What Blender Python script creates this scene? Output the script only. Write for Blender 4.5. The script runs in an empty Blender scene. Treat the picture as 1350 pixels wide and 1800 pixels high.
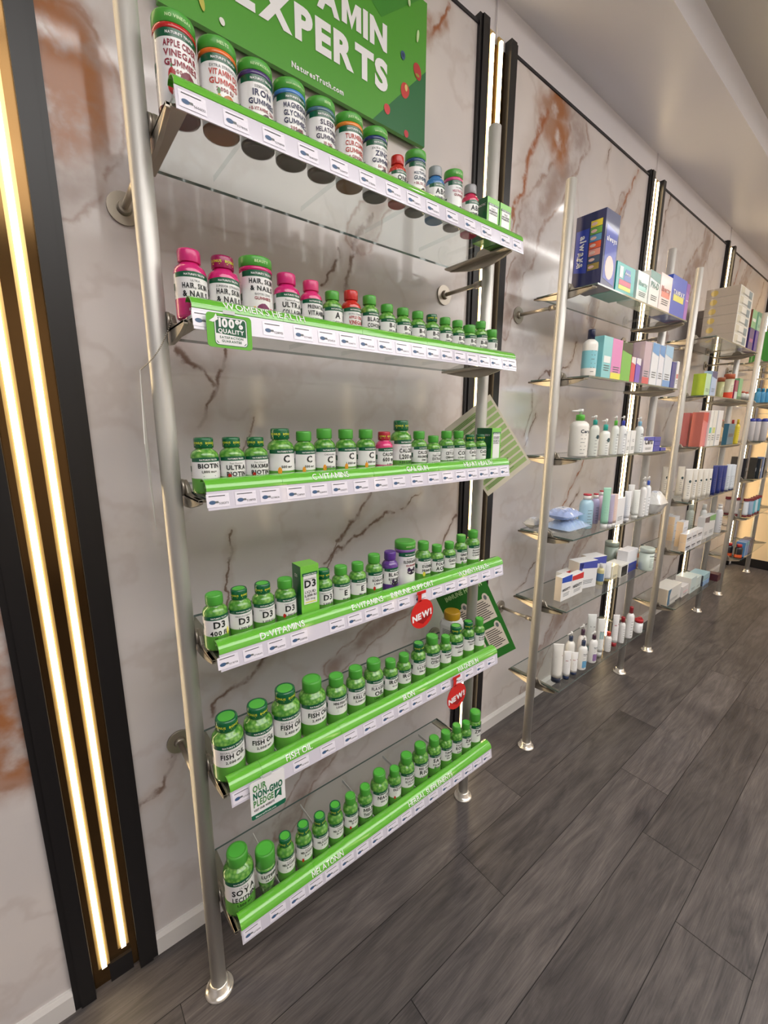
import bpy, bmesh, math, random
from math import sin, cos, pi, radians
from mathutils import Vector, Matrix
random.seed(7)
SC = bpy.context.scene
COL = SC.collection
# ------------------------------------------------------------------ camera
cam_d = bpy.data.cameras.new('camera'); cam = bpy.data.objects.new('camera', cam_d); COL.objects.link(cam)
SC.camera = cam
YAW, PIT, ROL, FPX = 0.67608, -0.20203, 0.0043, 754.22
F = Vector((sin(YAW)*cos(PIT), cos(YAW)*cos(PIT), sin(PIT)))
R0 = Vector((cos(YAW), -sin(YAW), 0)); U0 = R0.cross(F)
Rv = R0*cos(ROL)+U0*sin(ROL); Uv = -R0*sin(ROL)+U0*cos(ROL)
M = Matrix((Rv, Uv, -F)).transposed().to_4x4(); M.translation = Vector((-0.1923, -1.0713, 1.3864))
cam.matrix_world = M
cam_d.sensor_fit = 'VERTICAL'; cam_d.sensor_height = 36.0; cam_d.lens = 36.0*FPX/1800
cam_d.clip_start = .02; cam_d.clip_end = 200
# ------------------------------------------------------------------ world, exposure
SC.view_settings.view_transform = 'Standard'; SC.view_settings.look = 'None'
SC.view_settings.gamma = 1; SC.view_settings.use_curve_mapping = False
SC.view_settings.exposure = EXPOSURE = 0.18
W = bpy.data.worlds.new('sky'); SC.world = W; W.use_nodes = True
bg = W.node_tree.nodes['Background']; bg.inputs[0].default_value = (.62, .78, 1, 1); bg.inputs[1].default_value = 7.0
SC.cycles.max_bounces = 9; SC.cycles.diffuse_bounces = 3; SC.cycles.glossy_bounces = 4
SC.cycles.transmission_bounces = 4; SC.cycles.transparent_max_bounces = 16
SC.cycles.caustics_reflective = False; SC.cycles.caustics_refractive = False
SC.cycles.sample_clamp_indirect = 4.0
SC.cycles.use_denoising = True
def area(name, loc, rot, sx, sy, power, col=(1, 1, 1)):
    d = bpy.data.lights.new(name, 'AREA'); d.shape = 'RECTANGLE'; d.size = sx; d.size_y = sy; d.energy = power; d.color = col
    o = bpy.data.objects.new(name, d); COL.objects.link(o); o.location = loc; o.rotation_euler = rot
    return o
area('added_ceiling_fill', (.9, -2.35, 2.845), (0, 0, 0), 4.6, 1.9, 100, (1, .965, .93))  # invented soft area lamp under the ceiling, brightens wall and shelf fronts
area('added_ceiling_fill', (6.2, -2.35, 2.845), (0, 0, 0), 4.6, 1.9, 85, (1, .975, .95))  # second added fill lamp, farther down the room
area('added_daylight_fill', (11.6, -3.05, 1.45), (0, radians(90), 0), 2.2, 1.5, 420, (.66, .78, 1))  # added bluish lamp in place of daylight; the wall behind it is closed

# ------------------------------------------------------------------ materials
def s2l(c): return tuple(((x/12.92) if x <= .04045 else ((x+.055)/1.055)**2.4) for x in c)
def h(r, g, b): return s2l((r/255, g/255, b/255))
_m = {}
def mat(name, col, rough=.5, metal=0, coat=0, emit=None, es=0, spec=.5, alpha=1):
    key = (name, tuple(round(x, 3) for x in col), rough, metal, coat, es)
    if key in _m: return _m[key]
    m = bpy.data.materials.new(name); m.use_nodes = True
    b = m.node_tree.nodes['Principled BSDF']
    b.inputs['Base Color'].default_value = (*col[:3], 1); b.inputs['Roughness'].default_value = rough
    b.inputs['Metallic'].default_value = metal; b.inputs['Coat Weight'].default_value = coat
    b.inputs['Coat Roughness'].default_value = .05
    b.inputs['Specular IOR Level'].default_value = spec
    if emit: b.inputs['Emission Color'].default_value = (*emit, 1); b.inputs['Emission Strength'].default_value = es
    _m[key] = m
    return m
def nodes(m): return m.node_tree.nodes, m.node_tree.links
def noise_bump(m, scale=60, strength=.1, dist=.001, rough_var=0, stretch=None):
    n, l = nodes(m); b = n['Principled BSDF']
    tc = n.new('ShaderNodeTexCoord'); t = n.new('ShaderNodeTexNoise'); t.inputs['Scale'].default_value = scale
    t.inputs['Detail'].default_value = 3
    src = tc.outputs['Object']
    if stretch:
        mp = n.new('ShaderNodeMapping'); mp.inputs['Scale'].default_value = stretch; l.new(src, mp.inputs['Vector']); src = mp.outputs[0]
    l.new(src, t.inputs['Vector'])
    bp = n.new('ShaderNodeBump'); bp.inputs['Strength'].default_value = strength; bp.inputs['Distance'].default_value = dist
    l.new(t.outputs['Fac'], bp.inputs['Height']); l.new(bp.outputs[0], b.inputs['Normal'])
    return m
def plastic_green():
    # translucent-looking bottle plastic: softgels show through as lighter and darker flecks
    m = mat('bottle_green_plastic', h(96, 165, 62), .13, coat=.6)
    n, l = nodes(m); b = n['Principled BSDF']
    tc = n.new('ShaderNodeTexCoord'); v = n.new('ShaderNodeTexVoronoi'); v.inputs['Scale'].default_value = 130
    l.new(tc.outputs['Object'], v.inputs['Vector'])
    r = n.new('ShaderNodeValToRGB'); r.color_ramp.elements[0].position = .1; r.color_ramp.elements[1].position = .75
    r.color_ramp.elements[0].color = (*h(132, 186, 88), 1); r.color_ramp.elements[1].color = (*h(68, 134, 46), 1)
    l.new(v.outputs['Distance'], r.inputs[0]); l.new(r.outputs[0], b.inputs['Base Color'])
    return m
BW = mat('white_print', h(243, 242, 244), .35)
WHITE_LABEL = mat('white_label', h(232, 230, 232), .28, coat=.3)
INK = mat('black_ink', h(22, 26, 30), .4)
INKG = mat('grey_ink', h(105, 110, 112), .5)
DKGREEN = mat('dark_green_label', h(8, 88, 58), .28, coat=.3)
LABGREEN = mat('leaf_green_label', h(92, 158, 60), .28, coat=.3)
PALETXT = mat('pale_green_print', h(190, 225, 160), .4)
BODYG = plastic_green()
CAPG = noise_bump(mat('green_cap_plastic', h(76, 160, 58), .33), 300, .15, .0004)
CAPTOP = mat('bright_green_cap_top', h(84, 184, 66), .35)
CAPBONUS = mat('dark_green_cap_band', h(12, 98, 56), .25, coat=.4)
YELLOW = mat('yellow_print', h(205, 215, 60), .4)
LIPG = mat('green_shelf_lip', h(102, 184, 58), .12, coat=1)
STRIP = mat('price_strip_plastic', h(214, 210, 224), .16, coat=.6)
TAGP = mat('price_tag_paper', h(236, 232, 244), .3, coat=.4)
NAVY = mat('navy_print', h(62, 92, 130), .4)
STEEL = noise_bump(mat('brushed_aluminium', h(206, 204, 200), .48, .55), 400, .08, .0003, stretch=(1, 1, .03))
STEELD = mat('satin_bracket_metal', h(176, 168, 156), .36, .85)
BLACK = mat('black_profile', h(20, 18, 20), .38)
GOLD = mat('bronze_mirror', h(112, 86, 54), .14, 1)
GOLDM = mat('brushed_brass', h(205, 178, 122), .35, .9)
LED = mat('warm_led_diffuser', (1, .9, .75), .4, emit=(1, .78, .48), es=15)
def glass_mat(name, tint, refl=.08):
    m = bpy.data.materials.new(name); m.use_nodes = True; n, l = nodes(m); n.clear()
    o = n.new('ShaderNodeOutputMaterial'); mx = n.new('ShaderNodeMixShader'); t = n.new('ShaderNodeBsdfTransparent'); g = n.new('ShaderNodeBsdfGlossy')
    f = n.new('ShaderNodeFresnel'); f.inputs['IOR'].default_value = 1.45; g.inputs['Roughness'].default_value = .02
    t.inputs[0].default_value = (*tint, 1)
    ge = n.new('ShaderNodeNewGeometry'); iv = n.new('ShaderNodeMath'); iv.operation = 'SUBTRACT'; iv.inputs[0].default_value = 1; l.new(ge.outputs['Backfacing'], iv.inputs[1])
    mu = n.new('ShaderNodeMath'); mu.operation = 'MULTIPLY'; l.new(f.outputs[0], mu.inputs[0]); l.new(iv.outputs[0], mu.inputs[1]); l.new(mu.outputs[0], mx.inputs[0]); l.new(t.outputs[0], mx.inputs[1]); l.new(g.outputs[0], mx.inputs[2]); l.new(mx.outputs[0], o.inputs[0])
    return m
GLASS = glass_mat('clear_shelf_glass', (.95, .975, .965))
ACRYL = glass_mat('clear_acrylic', (.93, .95, .95))
GEDGE = mat('glass_edge', h(84, 104, 100), .08, coat=1)
AEDGE = mat('acrylic_edge', h(214, 218, 216), .2, coat=.6)

# ------------------------------------------------------------------ mesh helper
class MB:
    def __init__(s): s.v = []; s.f = []; s.m = []; s.s = []
    def add(s, vs, fs, mi=0, sm=False):
        o = len(s.v); s.v += [tuple(v) for v in vs]
        for f in fs: s.f.append(tuple(i+o for i in f)); s.m.append(mi); s.s.append(sm)
    def box(s, x0, x1, y0, y1, z0, z1, mi=0, fm=None):
        # faces: bottom top front(-y) back right(+x) left(-x)
        vs = [(x0, y0, z0), (x1, y0, z0), (x1, y1, z0), (x0, y1, z0), (x0, y0, z1), (x1, y0, z1), (x1, y1, z1), (x0, y1, z1)]
        fs = [(0, 3, 2, 1), (4, 5, 6, 7), (0, 1, 5, 4), (2, 3, 7, 6), (1, 2, 6, 5), (3, 0, 4, 7)]
        o = len(s.v); s.v += vs
        for k, f in enumerate(fs): s.f.append(tuple(i+o for i in f)); s.m.append(fm[k] if fm else mi); s.s.append(False)
    def lathe(s, prof, n=32, mi=0, c=(0, 0, 0), capb=True, capt=True, knurl=0, sy=1.0, mis=None):
        o = len(s.v); K = len(prof)
        for j, (r, z) in enumerate(prof):
            for i in range(n):
                a = 2*pi*i/n; rr = r*(1-knurl*(i % 2)) if (knurl and 0 < j < K-2) else r
                s.v.append((c[0]+rr*sin(a), c[1]-rr*cos(a)*sy, c[2]+z))
        for j in range(K-1):
            for i in range(n):
                k = (i+1) % n
                s.f.append((o+j*n+i, o+j*n+k, o+(j+1)*n+k, o+(j+1)*n+i)); s.m.append(mis[j] if mis else mi); s.s.append(True)
        if capb: s.f.append(tuple(o+i for i in reversed(range(n)))); s.m.append(mis[0] if mis else mi); s.s.append(False)
        if capt: s.f.append(tuple(o+(K-1)*n+i for i in range(n))); s.m.append(mis[-1] if mis else mi); s.s.append(False)
    def tube(s, p0, p1, r, n=12, mi=0, r1=None):
        p0 = Vector(p0); p1 = Vector(p1); d = (p1-p0).normalized(); a = d.orthogonal().normalized(); b = d.cross(a); r1 = r if r1 is None else r1
        o = len(s.v)
        for p, q in ((p0, r), (p1, r1)):
            for i in range(n):
                t = 2*pi*i/n; s.v.append(tuple(p+(a*cos(t)+b*sin(t))*q))
        for i in range(n):
            k = (i+1) % n; s.f.append((o+i, o+k, o+n+k, o+n+i)); s.m.append(mi); s.s.append(True)
        s.f.append(tuple(o+i for i in reversed(range(n)))); s.m.append(mi); s.s.append(False)
        s.f.append(tuple(o+n+i for i in range(n))); s.m.append(mi); s.s.append(False)
    def prism(s, poly, a0, a1, axis='x', mi=0, sm=False):
        # poly: 2D points; extruded along axis from a0 to a1
        n = len(poly); o = len(s.v)
        def P(p, a): return (a, p[0], p[1]) if axis == 'x' else ((p[0], a, p[1]) if axis == 'y' else (p[0], p[1], a))
        s.v += [P(p, a0) for p in poly]+[P(p, a1) for p in poly]
        for i in range(n):
            k = (i+1) % n; s.f.append((o+i, o+k, o+n+k, o+n+i)); s.m.append(mi); s.s.append(sm)
        s.f.append(tuple(o+i for i in reversed(range(n)))); s.m.append(mi); s.s.append(False)
        s.f.append(tuple(o+n+i for i in range(n))); s.m.append(mi); s.s.append(False)
    def flat(s, poly, fn, mi=0):
        s.add([fn(x, y) for x, y in poly], [tuple(range(len(poly)))], mi)
    def text(s, txt, size, fn, mi=0, bold=0, align='c', maxw=None, sq=1.0):
        # sq: how far the letters may be condensed before they shrink
        vs, fs, w = compose(txt, bold); k = size
        if maxw and w*k > maxw:
            q = maxw/(w*k)
            if q < sq: k *= q/sq; q = sq
            vs = [(x*q, y) for x, y in vs]; w *= q
        x0 = {'c': -w/2, 'l': 0, 'r': -w}[align]
        s.add([fn((x+x0)*k, y*k) for x, y in vs], fs, mi)
        return w*k
    def build(s, name, mats, parent=None, fix=True, bevel=0):
        me = bpy.data.meshes.new(name); me.from_pydata(s.v, [], s.f)
        for mm in (mats if isinstance(mats, (list, tuple)) else [mats]): me.materials.append(mm)
        for p, mi, sm in zip(me.polygons, s.m, s.s): p.material_index = mi; p.use_smooth = sm
        if fix:
            b = bmesh.new(); b.from_mesh(me); bmesh.ops.recalc_face_normals(b, faces=b.faces); b.to_mesh(me); b.free()
        me.update()
        o = bpy.data.objects.new(name, me); COL.objects.link(o)
        if parent: o.parent = parent
        if bevel:
            bv = o.modifiers.new('bevel', 'BEVEL'); bv.width = bevel; bv.segments = 2; bv.limit_method = 'ANGLE'
        return o
# ------------------------------------------------------------------ lettering: every character is converted once
CH = "ABCDEFGHIJKLMNOPQRSTUVWXYZabcdefghijklmnopqrstuvwxyz0123456789&%,.!+-'/|"
GL = {}
def make_glyphs():
    tmp = []
    for bold, off in ((0, .004), (1, .032), (2, .05)):
        for c in CH:
            cu = bpy.data.curves.new('g', 'FONT'); cu.body = c; cu.size = 1; cu.offset = off; cu.resolution_u = 2 if bold < 2 else 4
            o = bpy.data.objects.new('g', cu); COL.objects.link(o); tmp.append((c, bold, o, cu))
    bpy.context.view_layer.update()
    dg = bpy.context.evaluated_depsgraph_get()
    for c, bold, o, cu in tmp:
        me = bpy.data.meshes.new_from_object(o.evaluated_get(dg))
        vs = [(v.co.x, v.co.y) for v in me.vertices]; fs = [tuple(p.vertices) for p in me.polygons]
        xs = [v[0] for v in vs] or [0, .2]
        m0, m1 = min(xs), max(xs)
        GL[c, bold] = ([(x-m0, y) for x, y in vs], fs, m1-m0)
        bpy.data.meshes.remove(me)
    for c, bold, o, cu in tmp:
        bpy.data.objects.remove(o); bpy.data.curves.remove(cu)
make_glyphs()
CAPH = max(y for x, y in GL['H', 0][0])
for k_, (v_, f_, w_) in list(GL.items()): GL[k_] = ([(x/CAPH, y/CAPH) for x, y in v_], f_, w_/CAPH)   # size = cap height
for b_, t_, w_ in ((0, .15, .95), (1, .21, 1.0), (2, .29, 1.1)):      # the M drawn by hand: two stems and a V
    c_ = w_/2; tp = t_*1.12; yv = .42; sl = (1-yv)/(c_-tp); d_ = t_*1.75
    GL['M', b_] = ([(0, 0), (t_, 0), (t_, 1-sl*(t_-tp)-d_), (c_, yv-d_), (w_-t_, 1-sl*(t_-tp)-d_), (w_-t_, 0), (w_, 0), (w_, 1), (w_-tp, 1), (c_, yv), (tp, 1), (0, 1)], [(0, 1, 2, 11), (2, 10, 11), (2, 3, 9, 10), (3, 4, 8, 9), (4, 7, 8), (4, 5, 6, 7)], w_)
def compose(txt, bold=0):
    V, Fc, x = [], [], 0
    for c in txt:
        if c == ' ': x += .42; continue
        g = GL.get((c, bold))
        if not g: x += .3; continue
        if c == 'T' and V: x -= .05
        o = len(V); V += [(a+x, b) for a, b in g[0]]; Fc += [tuple(i+o for i in f) for f in g[1]]; x += g[2]+(.14 if bold < 2 else .11)-(.05 if c == 'T' else 0)
    return V, Fc, max(x-.12, .01)
# ------------------------------------------------------------------ object helpers
def thing(name, label, cat, loc=(0, 0, 0), rz=0, group=None):
    o = bpy.data.objects.new(name, None); COL.objects.link(o); o.location = loc; o.rotation_euler = (0, 0, rz); o.empty_display_size = .05
    o['label'] = label; o['category'] = cat
    if group: o['group'] = group
    return o
def tag(o, label, cat, group=None):
    o['label'] = label; o['category'] = cat
    if group: o['group'] = group
    return o
def struct(name, mb, mats, **k):
    o = mb.build(name, mats, **k); o['kind'] = 'structure'; return o
# ================================================================== THE ROOM
ZT = 2.598; ZC = 2.733; YS = -.333; ZM = 2.86; XE = 5.24
COLX = [-1.51, -.195, 1.127, 2.44, 3.755, 5.07]      # centres of the lit columns on the wall
def col_range(c): return (c-.09, c+.09) if c < 0 else (c-.098, c+.098)
# --- floor: individual planks along the wall
def floor_mat():
    m = mat('dark_oak_planks', (.05, .045, .045), .42, spec=.4); n, l = nodes(m); b = n['Principled BSDF']
    uv = n.new('ShaderNodeUVMap'); at = n.new('ShaderNodeAttribute'); at.attribute_name = 'tone'
    mp = n.new('ShaderNodeMapping'); mp.inputs['Scale'].default_value = (1.3, 9, 1); l.new(uv.outputs[0], mp.inputs[0])
    n1 = n.new('ShaderNodeTexNoise'); n1.inputs['Scale'].default_value = 2.2; n1.inputs['Detail'].default_value = 6; n1.inputs['Distortion'].default_value = 1.6; n1.inputs['Roughness'].default_value = .62
    l.new(mp.outputs[0], n1.inputs['Vector'])
    mp2 = n.new('ShaderNodeMapping'); mp2.inputs['Scale'].default_value = (3.2, 110, 1); l.new(uv.outputs[0], mp2.inputs[0])
    n2 = n.new('ShaderNodeTexNoise'); n2.inputs['Scale'].default_value = 3; n2.inputs['Detail'].default_value = 5; n2.inputs['Distortion'].default_value = .4; l.new(mp2.outputs[0], n2.inputs['Vector'])
    n3 = n.new('ShaderNodeTexNoise'); n3.inputs['Scale'].default_value = 2.3; n3.inputs['Detail'].default_value = 2; l.new(uv.outputs[0], n3.inputs['Vector'])
    r1 = n.new('ShaderNodeValToRGB'); r1.color_ramp.elements[0].position = .22; r1.color_ramp.elements[1].position = .80
    r1.color_ramp.elements[0].color = (*h(54, 51, 53), 1); r1.color_ramp.elements[1].color = (*h(112, 105, 103), 1)
    l.new(n1.outputs['Fac'], r1.inputs[0])
    r2 = n.new('ShaderNodeValToRGB'); r2.color_ramp.elements[0].position = .35; r2.color_ramp.elements[1].position = .65
    r2.color_ramp.elements[0].color = (.76, .76, .77, 1); r2.color_ramp.elements[1].color = (1.10, 1.09, 1.07, 1)
    l.new(n2.outputs['Fac'], r2.inputs[0])
    mu = n.new('ShaderNodeMix'); mu.data_type = 'RGBA'; mu.blend_type = 'MULTIPLY'; mu.inputs[0].default_value = 1
    l.new(r1.outputs[0], mu.inputs[6]); l.new(r2.outputs[0], mu.inputs[7])
    # knots and smoky patches that belong to the print of the planks
    r3 = n.new('ShaderNodeValToRGB'); r3.color_ramp.elements[0].position = .30; r3.color_ramp.elements[1].position = .46
    r3.color_ramp.elements[0].color = (.45, .45, .5, 1); r3.color_ramp.elements[1].color = (1, 1, 1, 1); l.new(n3.outputs['Fac'], r3.inputs[0])
    mu3 = n.new('ShaderNodeMix'); mu3.data_type = 'RGBA'; mu3.blend_type = 'MULTIPLY'; mu3.inputs[0].default_value = .8
    l.new(mu.outputs[2], mu3.inputs[6]); l.new(r3.outputs[0], mu3.inputs[7])
    mu2 = n.new('ShaderNodeMix'); mu2.data_type = 'RGBA'; mu2.blend_type = 'MULTIPLY'; mu2.inputs[0].default_value = 1
    l.new(mu3.outputs[2], mu2.inputs[6]); l.new(at.outputs['Color'], mu2.inputs[7]); l.new(mu2.outputs[2], b.inputs['Base Color'])
    bp = n.new('ShaderNodeBump'); bp.inputs['Strength'].default_value = .25; bp.inputs['Distance'].default_value = .001
    l.new(n2.outputs['Fac'], bp.inputs['Height']); l.new(bp.outputs[0], b.inputs['Normal'])
    return m
def make_floor():
    vs, fs, uvs, tones = [], [], [], []
    PW, PL = .1722, 1.168; g = .0009
    jo = {0: 1.083, 1: .738, 2: .36, 3: .122, 4: 1.065}
    for k in range(-2, 24):
        y1 = -.1525-.1722*k; y0 = y1-PW
        off = jo.get(k, random.uniform(0, PL)); i0 = int((-3.2-off)//PL)
        for i in range(i0, i0+14):
            x0 = off+i*PL; x1 = x0+PL
            if x1 < -3.2 or x0 > 11.5: continue
            if y1 > .0 : yy1 = min(y1, .03)
            else: yy1 = y1
            if y0 > .03: continue
            o = len(vs); vs += [(x0+g, y0+g, 0), (x1-g, y0+g, 0), (x1-g, yy1-g, 0), (x0+g, yy1-g, 0)]
            fs.append((o, o+1, o+2, o+3)); r = random.uniform(0, 40); q = random.uniform(0, 40)
            uvs += [(r, q), (r+PL, q), (r+PL, q+PW), (r, q+PW)]; t = random.uniform(.78, 1.12); tones += [(t, t, t*1.01, 1)]*4
    o = len(vs); vs += [(-3.5, -3.95, -.0015), (11.8, -3.95, -.0015), (11.8, .03, -.0015), (-3.5, .03, -.0015)]; fs.append((o, o+1, o+2, o+3)); uvs += [(0, 0)]*4; tones += [(.12, .12, .12, 1)]*4
    me = bpy.data.meshes.new('floor'); me.from_pydata(vs, [], fs)
    me.uv_layers.new(name='UVMap'); me.color_attributes.new('tone', 'FLOAT_COLOR', 'CORNER')
    u = me.uv_layers['UVMap']; ca = me.color_attributes['tone']
    for i in range(len(uvs)): u.data[i].uv = uvs[i]; ca.data[i].color = tones[i]
    me.materials.append(floor_mat()); ob = bpy.data.objects.new('floor', me); COL.objects.link(ob); ob['kind'] = 'structure'
make_floor()
PAINT = noise_bump(mat('white_wall_paint', h(226, 222, 226), .6), 120, .05, .0005)
CEILP = mat('ceiling_paint', h(232, 230, 236), .38)
mb = MB(); mb.box(-3.5, XE, 0.012, .2, 0, 3.0); struct('wall_back', mb, PAINT)
mb = MB(); mb.box(-3.5, XE, YS, .012, ZC, 3.0); struct('trim_1', mb, CEILP)          # dropped soffit along the wall
mb = MB(); mb.box(-3.5, 11.8, -3.95, YS, ZM, 3.0); struct('ceiling', mb, mat('main_ceiling_paint', h(212, 206, 198), .5))
mb = MB(); mb.box(XE, XE+.2, -2.2, .012, 0, 3.0); struct('wall_right', mb, PAINT)
mb = MB(); mb.box(-3.7, -3.5, -3.95, .2, 0, 3.0); struct('wall_left', mb, PAINT)
mb = MB(); mb.box(11.8, 12, -3.95, .2, 0, 3.0); struct('wall_far', mb, PAINT)
mb = MB(); mb.box(XE+.2, 11.8, .012, .2, 0, 3.0); struct('wall_back_2', mb, PAINT)
mb = MB()
mb.box(-3.5, 6.6, -4.15, -3.95, 0, 3.0); mb.box(6.6, 11.8, -4.15, -3.95, 0, 1.0); mb.box(6.6, 11.8, -4.15, -3.95, 2.25, 3.0)
for x in (8.2, 9.9): mb.box(x, x+.12, -4.15, -3.95, 1.0, 2.25)
struct('wall_front', mb, mat('opposite_wall', h(190, 182, 176), .5))
mb = MB()
for a, b_ in ((6.6, 8.2), (8.32, 9.9), (10.02, 11.8)): mb.box(a, b_, -4.5, -3.9594, 1.0, 2.25)
struct('window_1', mb, GLASS)
# --- marble
def vein_group():
    g = bpy.data.node_groups.new('vein', 'ShaderNodeTree')
    for nm, t in (('P', 'NodeSocketVector'), ('A', 'NodeSocketVector'), ('BA', 'NodeSocketVector'), ('K', 'NodeSocketFloat'), ('W', 'NodeSocketFloat'), ('In', 'NodeSocketFloat')):
        g.interface.new_socket(nm, in_out='INPUT', socket_type=t)
    g.interface.new_socket('Out', in_out='OUTPUT', socket_type='NodeSocketFloat')
    n, l = g.nodes, g.links; i = n.new('NodeGroupInput'); o = n.new('NodeGroupOutput')
    def vm(op): x = n.new('ShaderNodeVectorMath'); x.operation = op; return x
    def mm(op): x = n.new('ShaderNodeMath'); x.operation = op; return x
    pa = vm('SUBTRACT'); l.new(i.outputs['P'], pa.inputs[0]); l.new(i.outputs['A'], pa.inputs[1])
    dt = vm('DOT_PRODUCT'); l.new(pa.outputs[0], dt.inputs[0]); l.new(i.outputs['BA'], dt.inputs[1])
    t = mm('MULTIPLY'); t.use_clamp = True; l.new(dt.outputs['Value'], t.inputs[0]); l.new(i.outputs['K'], t.inputs[1])
    sc = vm('SCALE'); l.new(i.outputs['BA'], sc.inputs[0]); l.new(t.outputs[0], sc.inputs['Scale'])
    su = vm('SUBTRACT'); l.new(pa.outputs[0], su.inputs[0]); l.new(sc.outputs[0], su.inputs[1])
    ln = vm('LENGTH'); l.new(su.outputs[0], ln.inputs[0])
    dv = mm('DIVIDE'); l.new(ln.outputs['Value'], dv.inputs[0]); l.new(i.outputs['W'], dv.inputs[1])
    mn = mm('MINIMUM'); l.new(dv.outputs[0], mn.inputs[0]); l.new(i.outputs['In'], mn.inputs[1]); l.new(mn.outputs[0], o.inputs[0])
    return g
VG = vein_group()
def marble(name, veins, seed):
    # veins: (kind, width, [(x, z), ...]) on the wall plane; kind 'o' rust line, 'w' wide smoky band
    m = mat(name+'%d' % seed, h(214, 205, 202), .09, spec=.42); n, l = nodes(m); b = n['Principled BSDF']
    tc = n.new('ShaderNodeTexCoord')
    def noise(sc, det, seedv, dim=None):
        t = n.new('ShaderNodeTexNoise'); t.inputs['Scale'].default_value = sc; t.inputs['Detail'].default_value = det
        mp = n.new('ShaderNodeMapping'); mp.inputs['Location'].default_value = (seedv, 0, seedv*.7); l.new(tc.outputs['Object'], mp.inputs[0]); l.new(mp.outputs[0], t.inputs['Vector']); return t
    def vmath(op, a, b_):
        x = n.new('ShaderNodeVectorMath'); x.operation = op
        for k, q in enumerate((a, b_)):
            if isinstance(q, tuple): x.inputs[k].default_value = q
            elif q is not None: l.new(q, x.inputs[k])
        return x
    def warp(src, t, amp):
        a = vmath('SUBTRACT', t.outputs['Color'], (.5, .5, .5)); a2 = vmath('MULTIPLY', a.outputs[0], (amp, 0, amp)); return vmath('ADD', src, a2.outputs[0]).outputs[0]
    n1 = noise(5, 2, seed); n2 = noise(22, 4, seed+3)
    P = warp(warp(tc.outputs['Object'], n1, .10), n2, .05)
    def chain(kind):
        last = None
        for kd, w, pts in veins:
            if kd != kind: continue
            for (x0, z0), (x1, z1) in zip(pts, pts[1:]):
                g = n.new('ShaderNodeGroup'); g.node_tree = VG; l.new(P, g.inputs['P'])
                g.inputs['A'].default_value = (x0, 0, z0); ba = (x1-x0, 0, z1-z0); g.inputs['BA'].default_value = ba
                g.inputs['K'].default_value = 1/max(1e-6, ba[0]**2+ba[2]**2); g.inputs['W'].default_value = w
                if last: l.new(last, g.inputs['In'])
                else: g.inputs['In'].default_value = 50
                last = g.outputs[0]
        return last
    def ramp(src, a, b_, inv=True):
        r = n.new('ShaderNodeMapRange'); r.interpolation_type = 'SMOOTHSTEP'; r.inputs['From Min'].default_value = a; r.inputs['From Max'].default_value = b_
        r.inputs['To Min'].default_value = 1 if inv else 0; r.inputs['To Max'].default_value = 0 if inv else 1; l.new(src, r.inputs['Value']); return r.outputs[0]
    def mul(a, b_):
        x = n.new('ShaderNodeMath'); x.operation = 'MULTIPLY'
        for k, q in enumerate((a, b_)):
            if isinstance(q, (int, float)): x.inputs[k].default_value = q
            else: l.new(q, x.inputs[k])
        return x.outputs[0]
    def mixc(fac, a, col):
        x = n.new('ShaderNodeMix'); x.data_type = 'RGBA'; l.new(fac, x.inputs[0]) if not isinstance(fac, float) else None
        if isinstance(a, tuple): x.inputs[6].default_value = (*a, 1)
        else: l.new(a, x.inputs[6])
        if isinstance(col, tuple): x.inputs[7].default_value = (*col, 1)
        else: l.new(col, x.inputs[7])
        return x.outputs[2]
    big = noise(1.6, 4, seed+9)
    col = mixc(ramp(big.outputs['Fac'], .35, .7, False), h(205, 199, 199), h(224, 215, 211))
    pn = noise(3.0, 5, seed+13)                      # faint natural hairline web
    ab = n.new('ShaderNodeMath'); ab.operation = 'SUBTRACT'; l.new(pn.outputs['Fac'], ab.inputs[0]); ab.inputs[1].default_value = .5
    ab2 = n.new('ShaderNodeMath'); ab2.operation = 'ABSOLUTE'; l.new(ab.outputs[0], ab2.inputs[0])
    col = mixc(mul(ramp(ab2.outputs[0], 0, .03), .22), col, h(178, 160, 152))
    brk = ramp(n2.outputs['Fac'], .30, .56, False)
    wv = chain('w')
    if wv:
        soft = noise(9, 5, seed+21)
        k = mul(ramp(wv, .1, 1.25), ramp(soft.outputs['Fac'], .25, .62, False))
        col = mixc(mul(k, .8), col, h(150, 124, 112))
        ov = n.new('ShaderNodeMath'); ov.operation = 'SUBTRACT'; l.new(wv, ov.inputs[0]); ov.inputs[1].default_value = .75
        oa = n.new('ShaderNodeMath'); oa.operation = 'ABSOLUTE'; l.new(ov.outputs[0], oa.inputs[0])
        col = mixc(mul(mul(ramp(oa.outputs[0], 0, .16), brk), .55), col, h(138, 96, 70))
    bv = chain('b')
    if bv:
        soft2 = noise(12, 6, seed+27)
        k = mul(ramp(bv, .3, 1.4), ramp(soft2.outputs['Fac'], .30, .56, False))
        col = mixc(k, col, h(164, 108, 70))
    for kk_, cc_ in (('r', h(158, 92, 52)), ('o', h(118, 92, 78))):
      ovn = chain(kk_)
      if ovn:
        col = mixc(mul(ramp(ovn, .3, 4.0), .42), col, h(184, 166, 156))
        kb = n.new('ShaderNodeMath'); kb.operation = 'MAXIMUM'; l.new(brk, kb.inputs[0]); kb.inputs[1].default_value = .30
        col = mixc(mul(mul(ramp(ovn, .1, .95), kb.outputs[0]), .9), col, cc_)
    l.new(col, b.inputs['Base Color'])
    wn = noise(34, 2, seed+5); bp = n.new('ShaderNodeBump'); bp.inputs['Strength'].default_value = .06; bp.inputs['Distance'].default_value = .0012
    l.new(wn.outputs['Fac'], bp.inputs['Height']); l.new(bp.outputs[0], b.inputs['Normal'])
    return m
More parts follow.
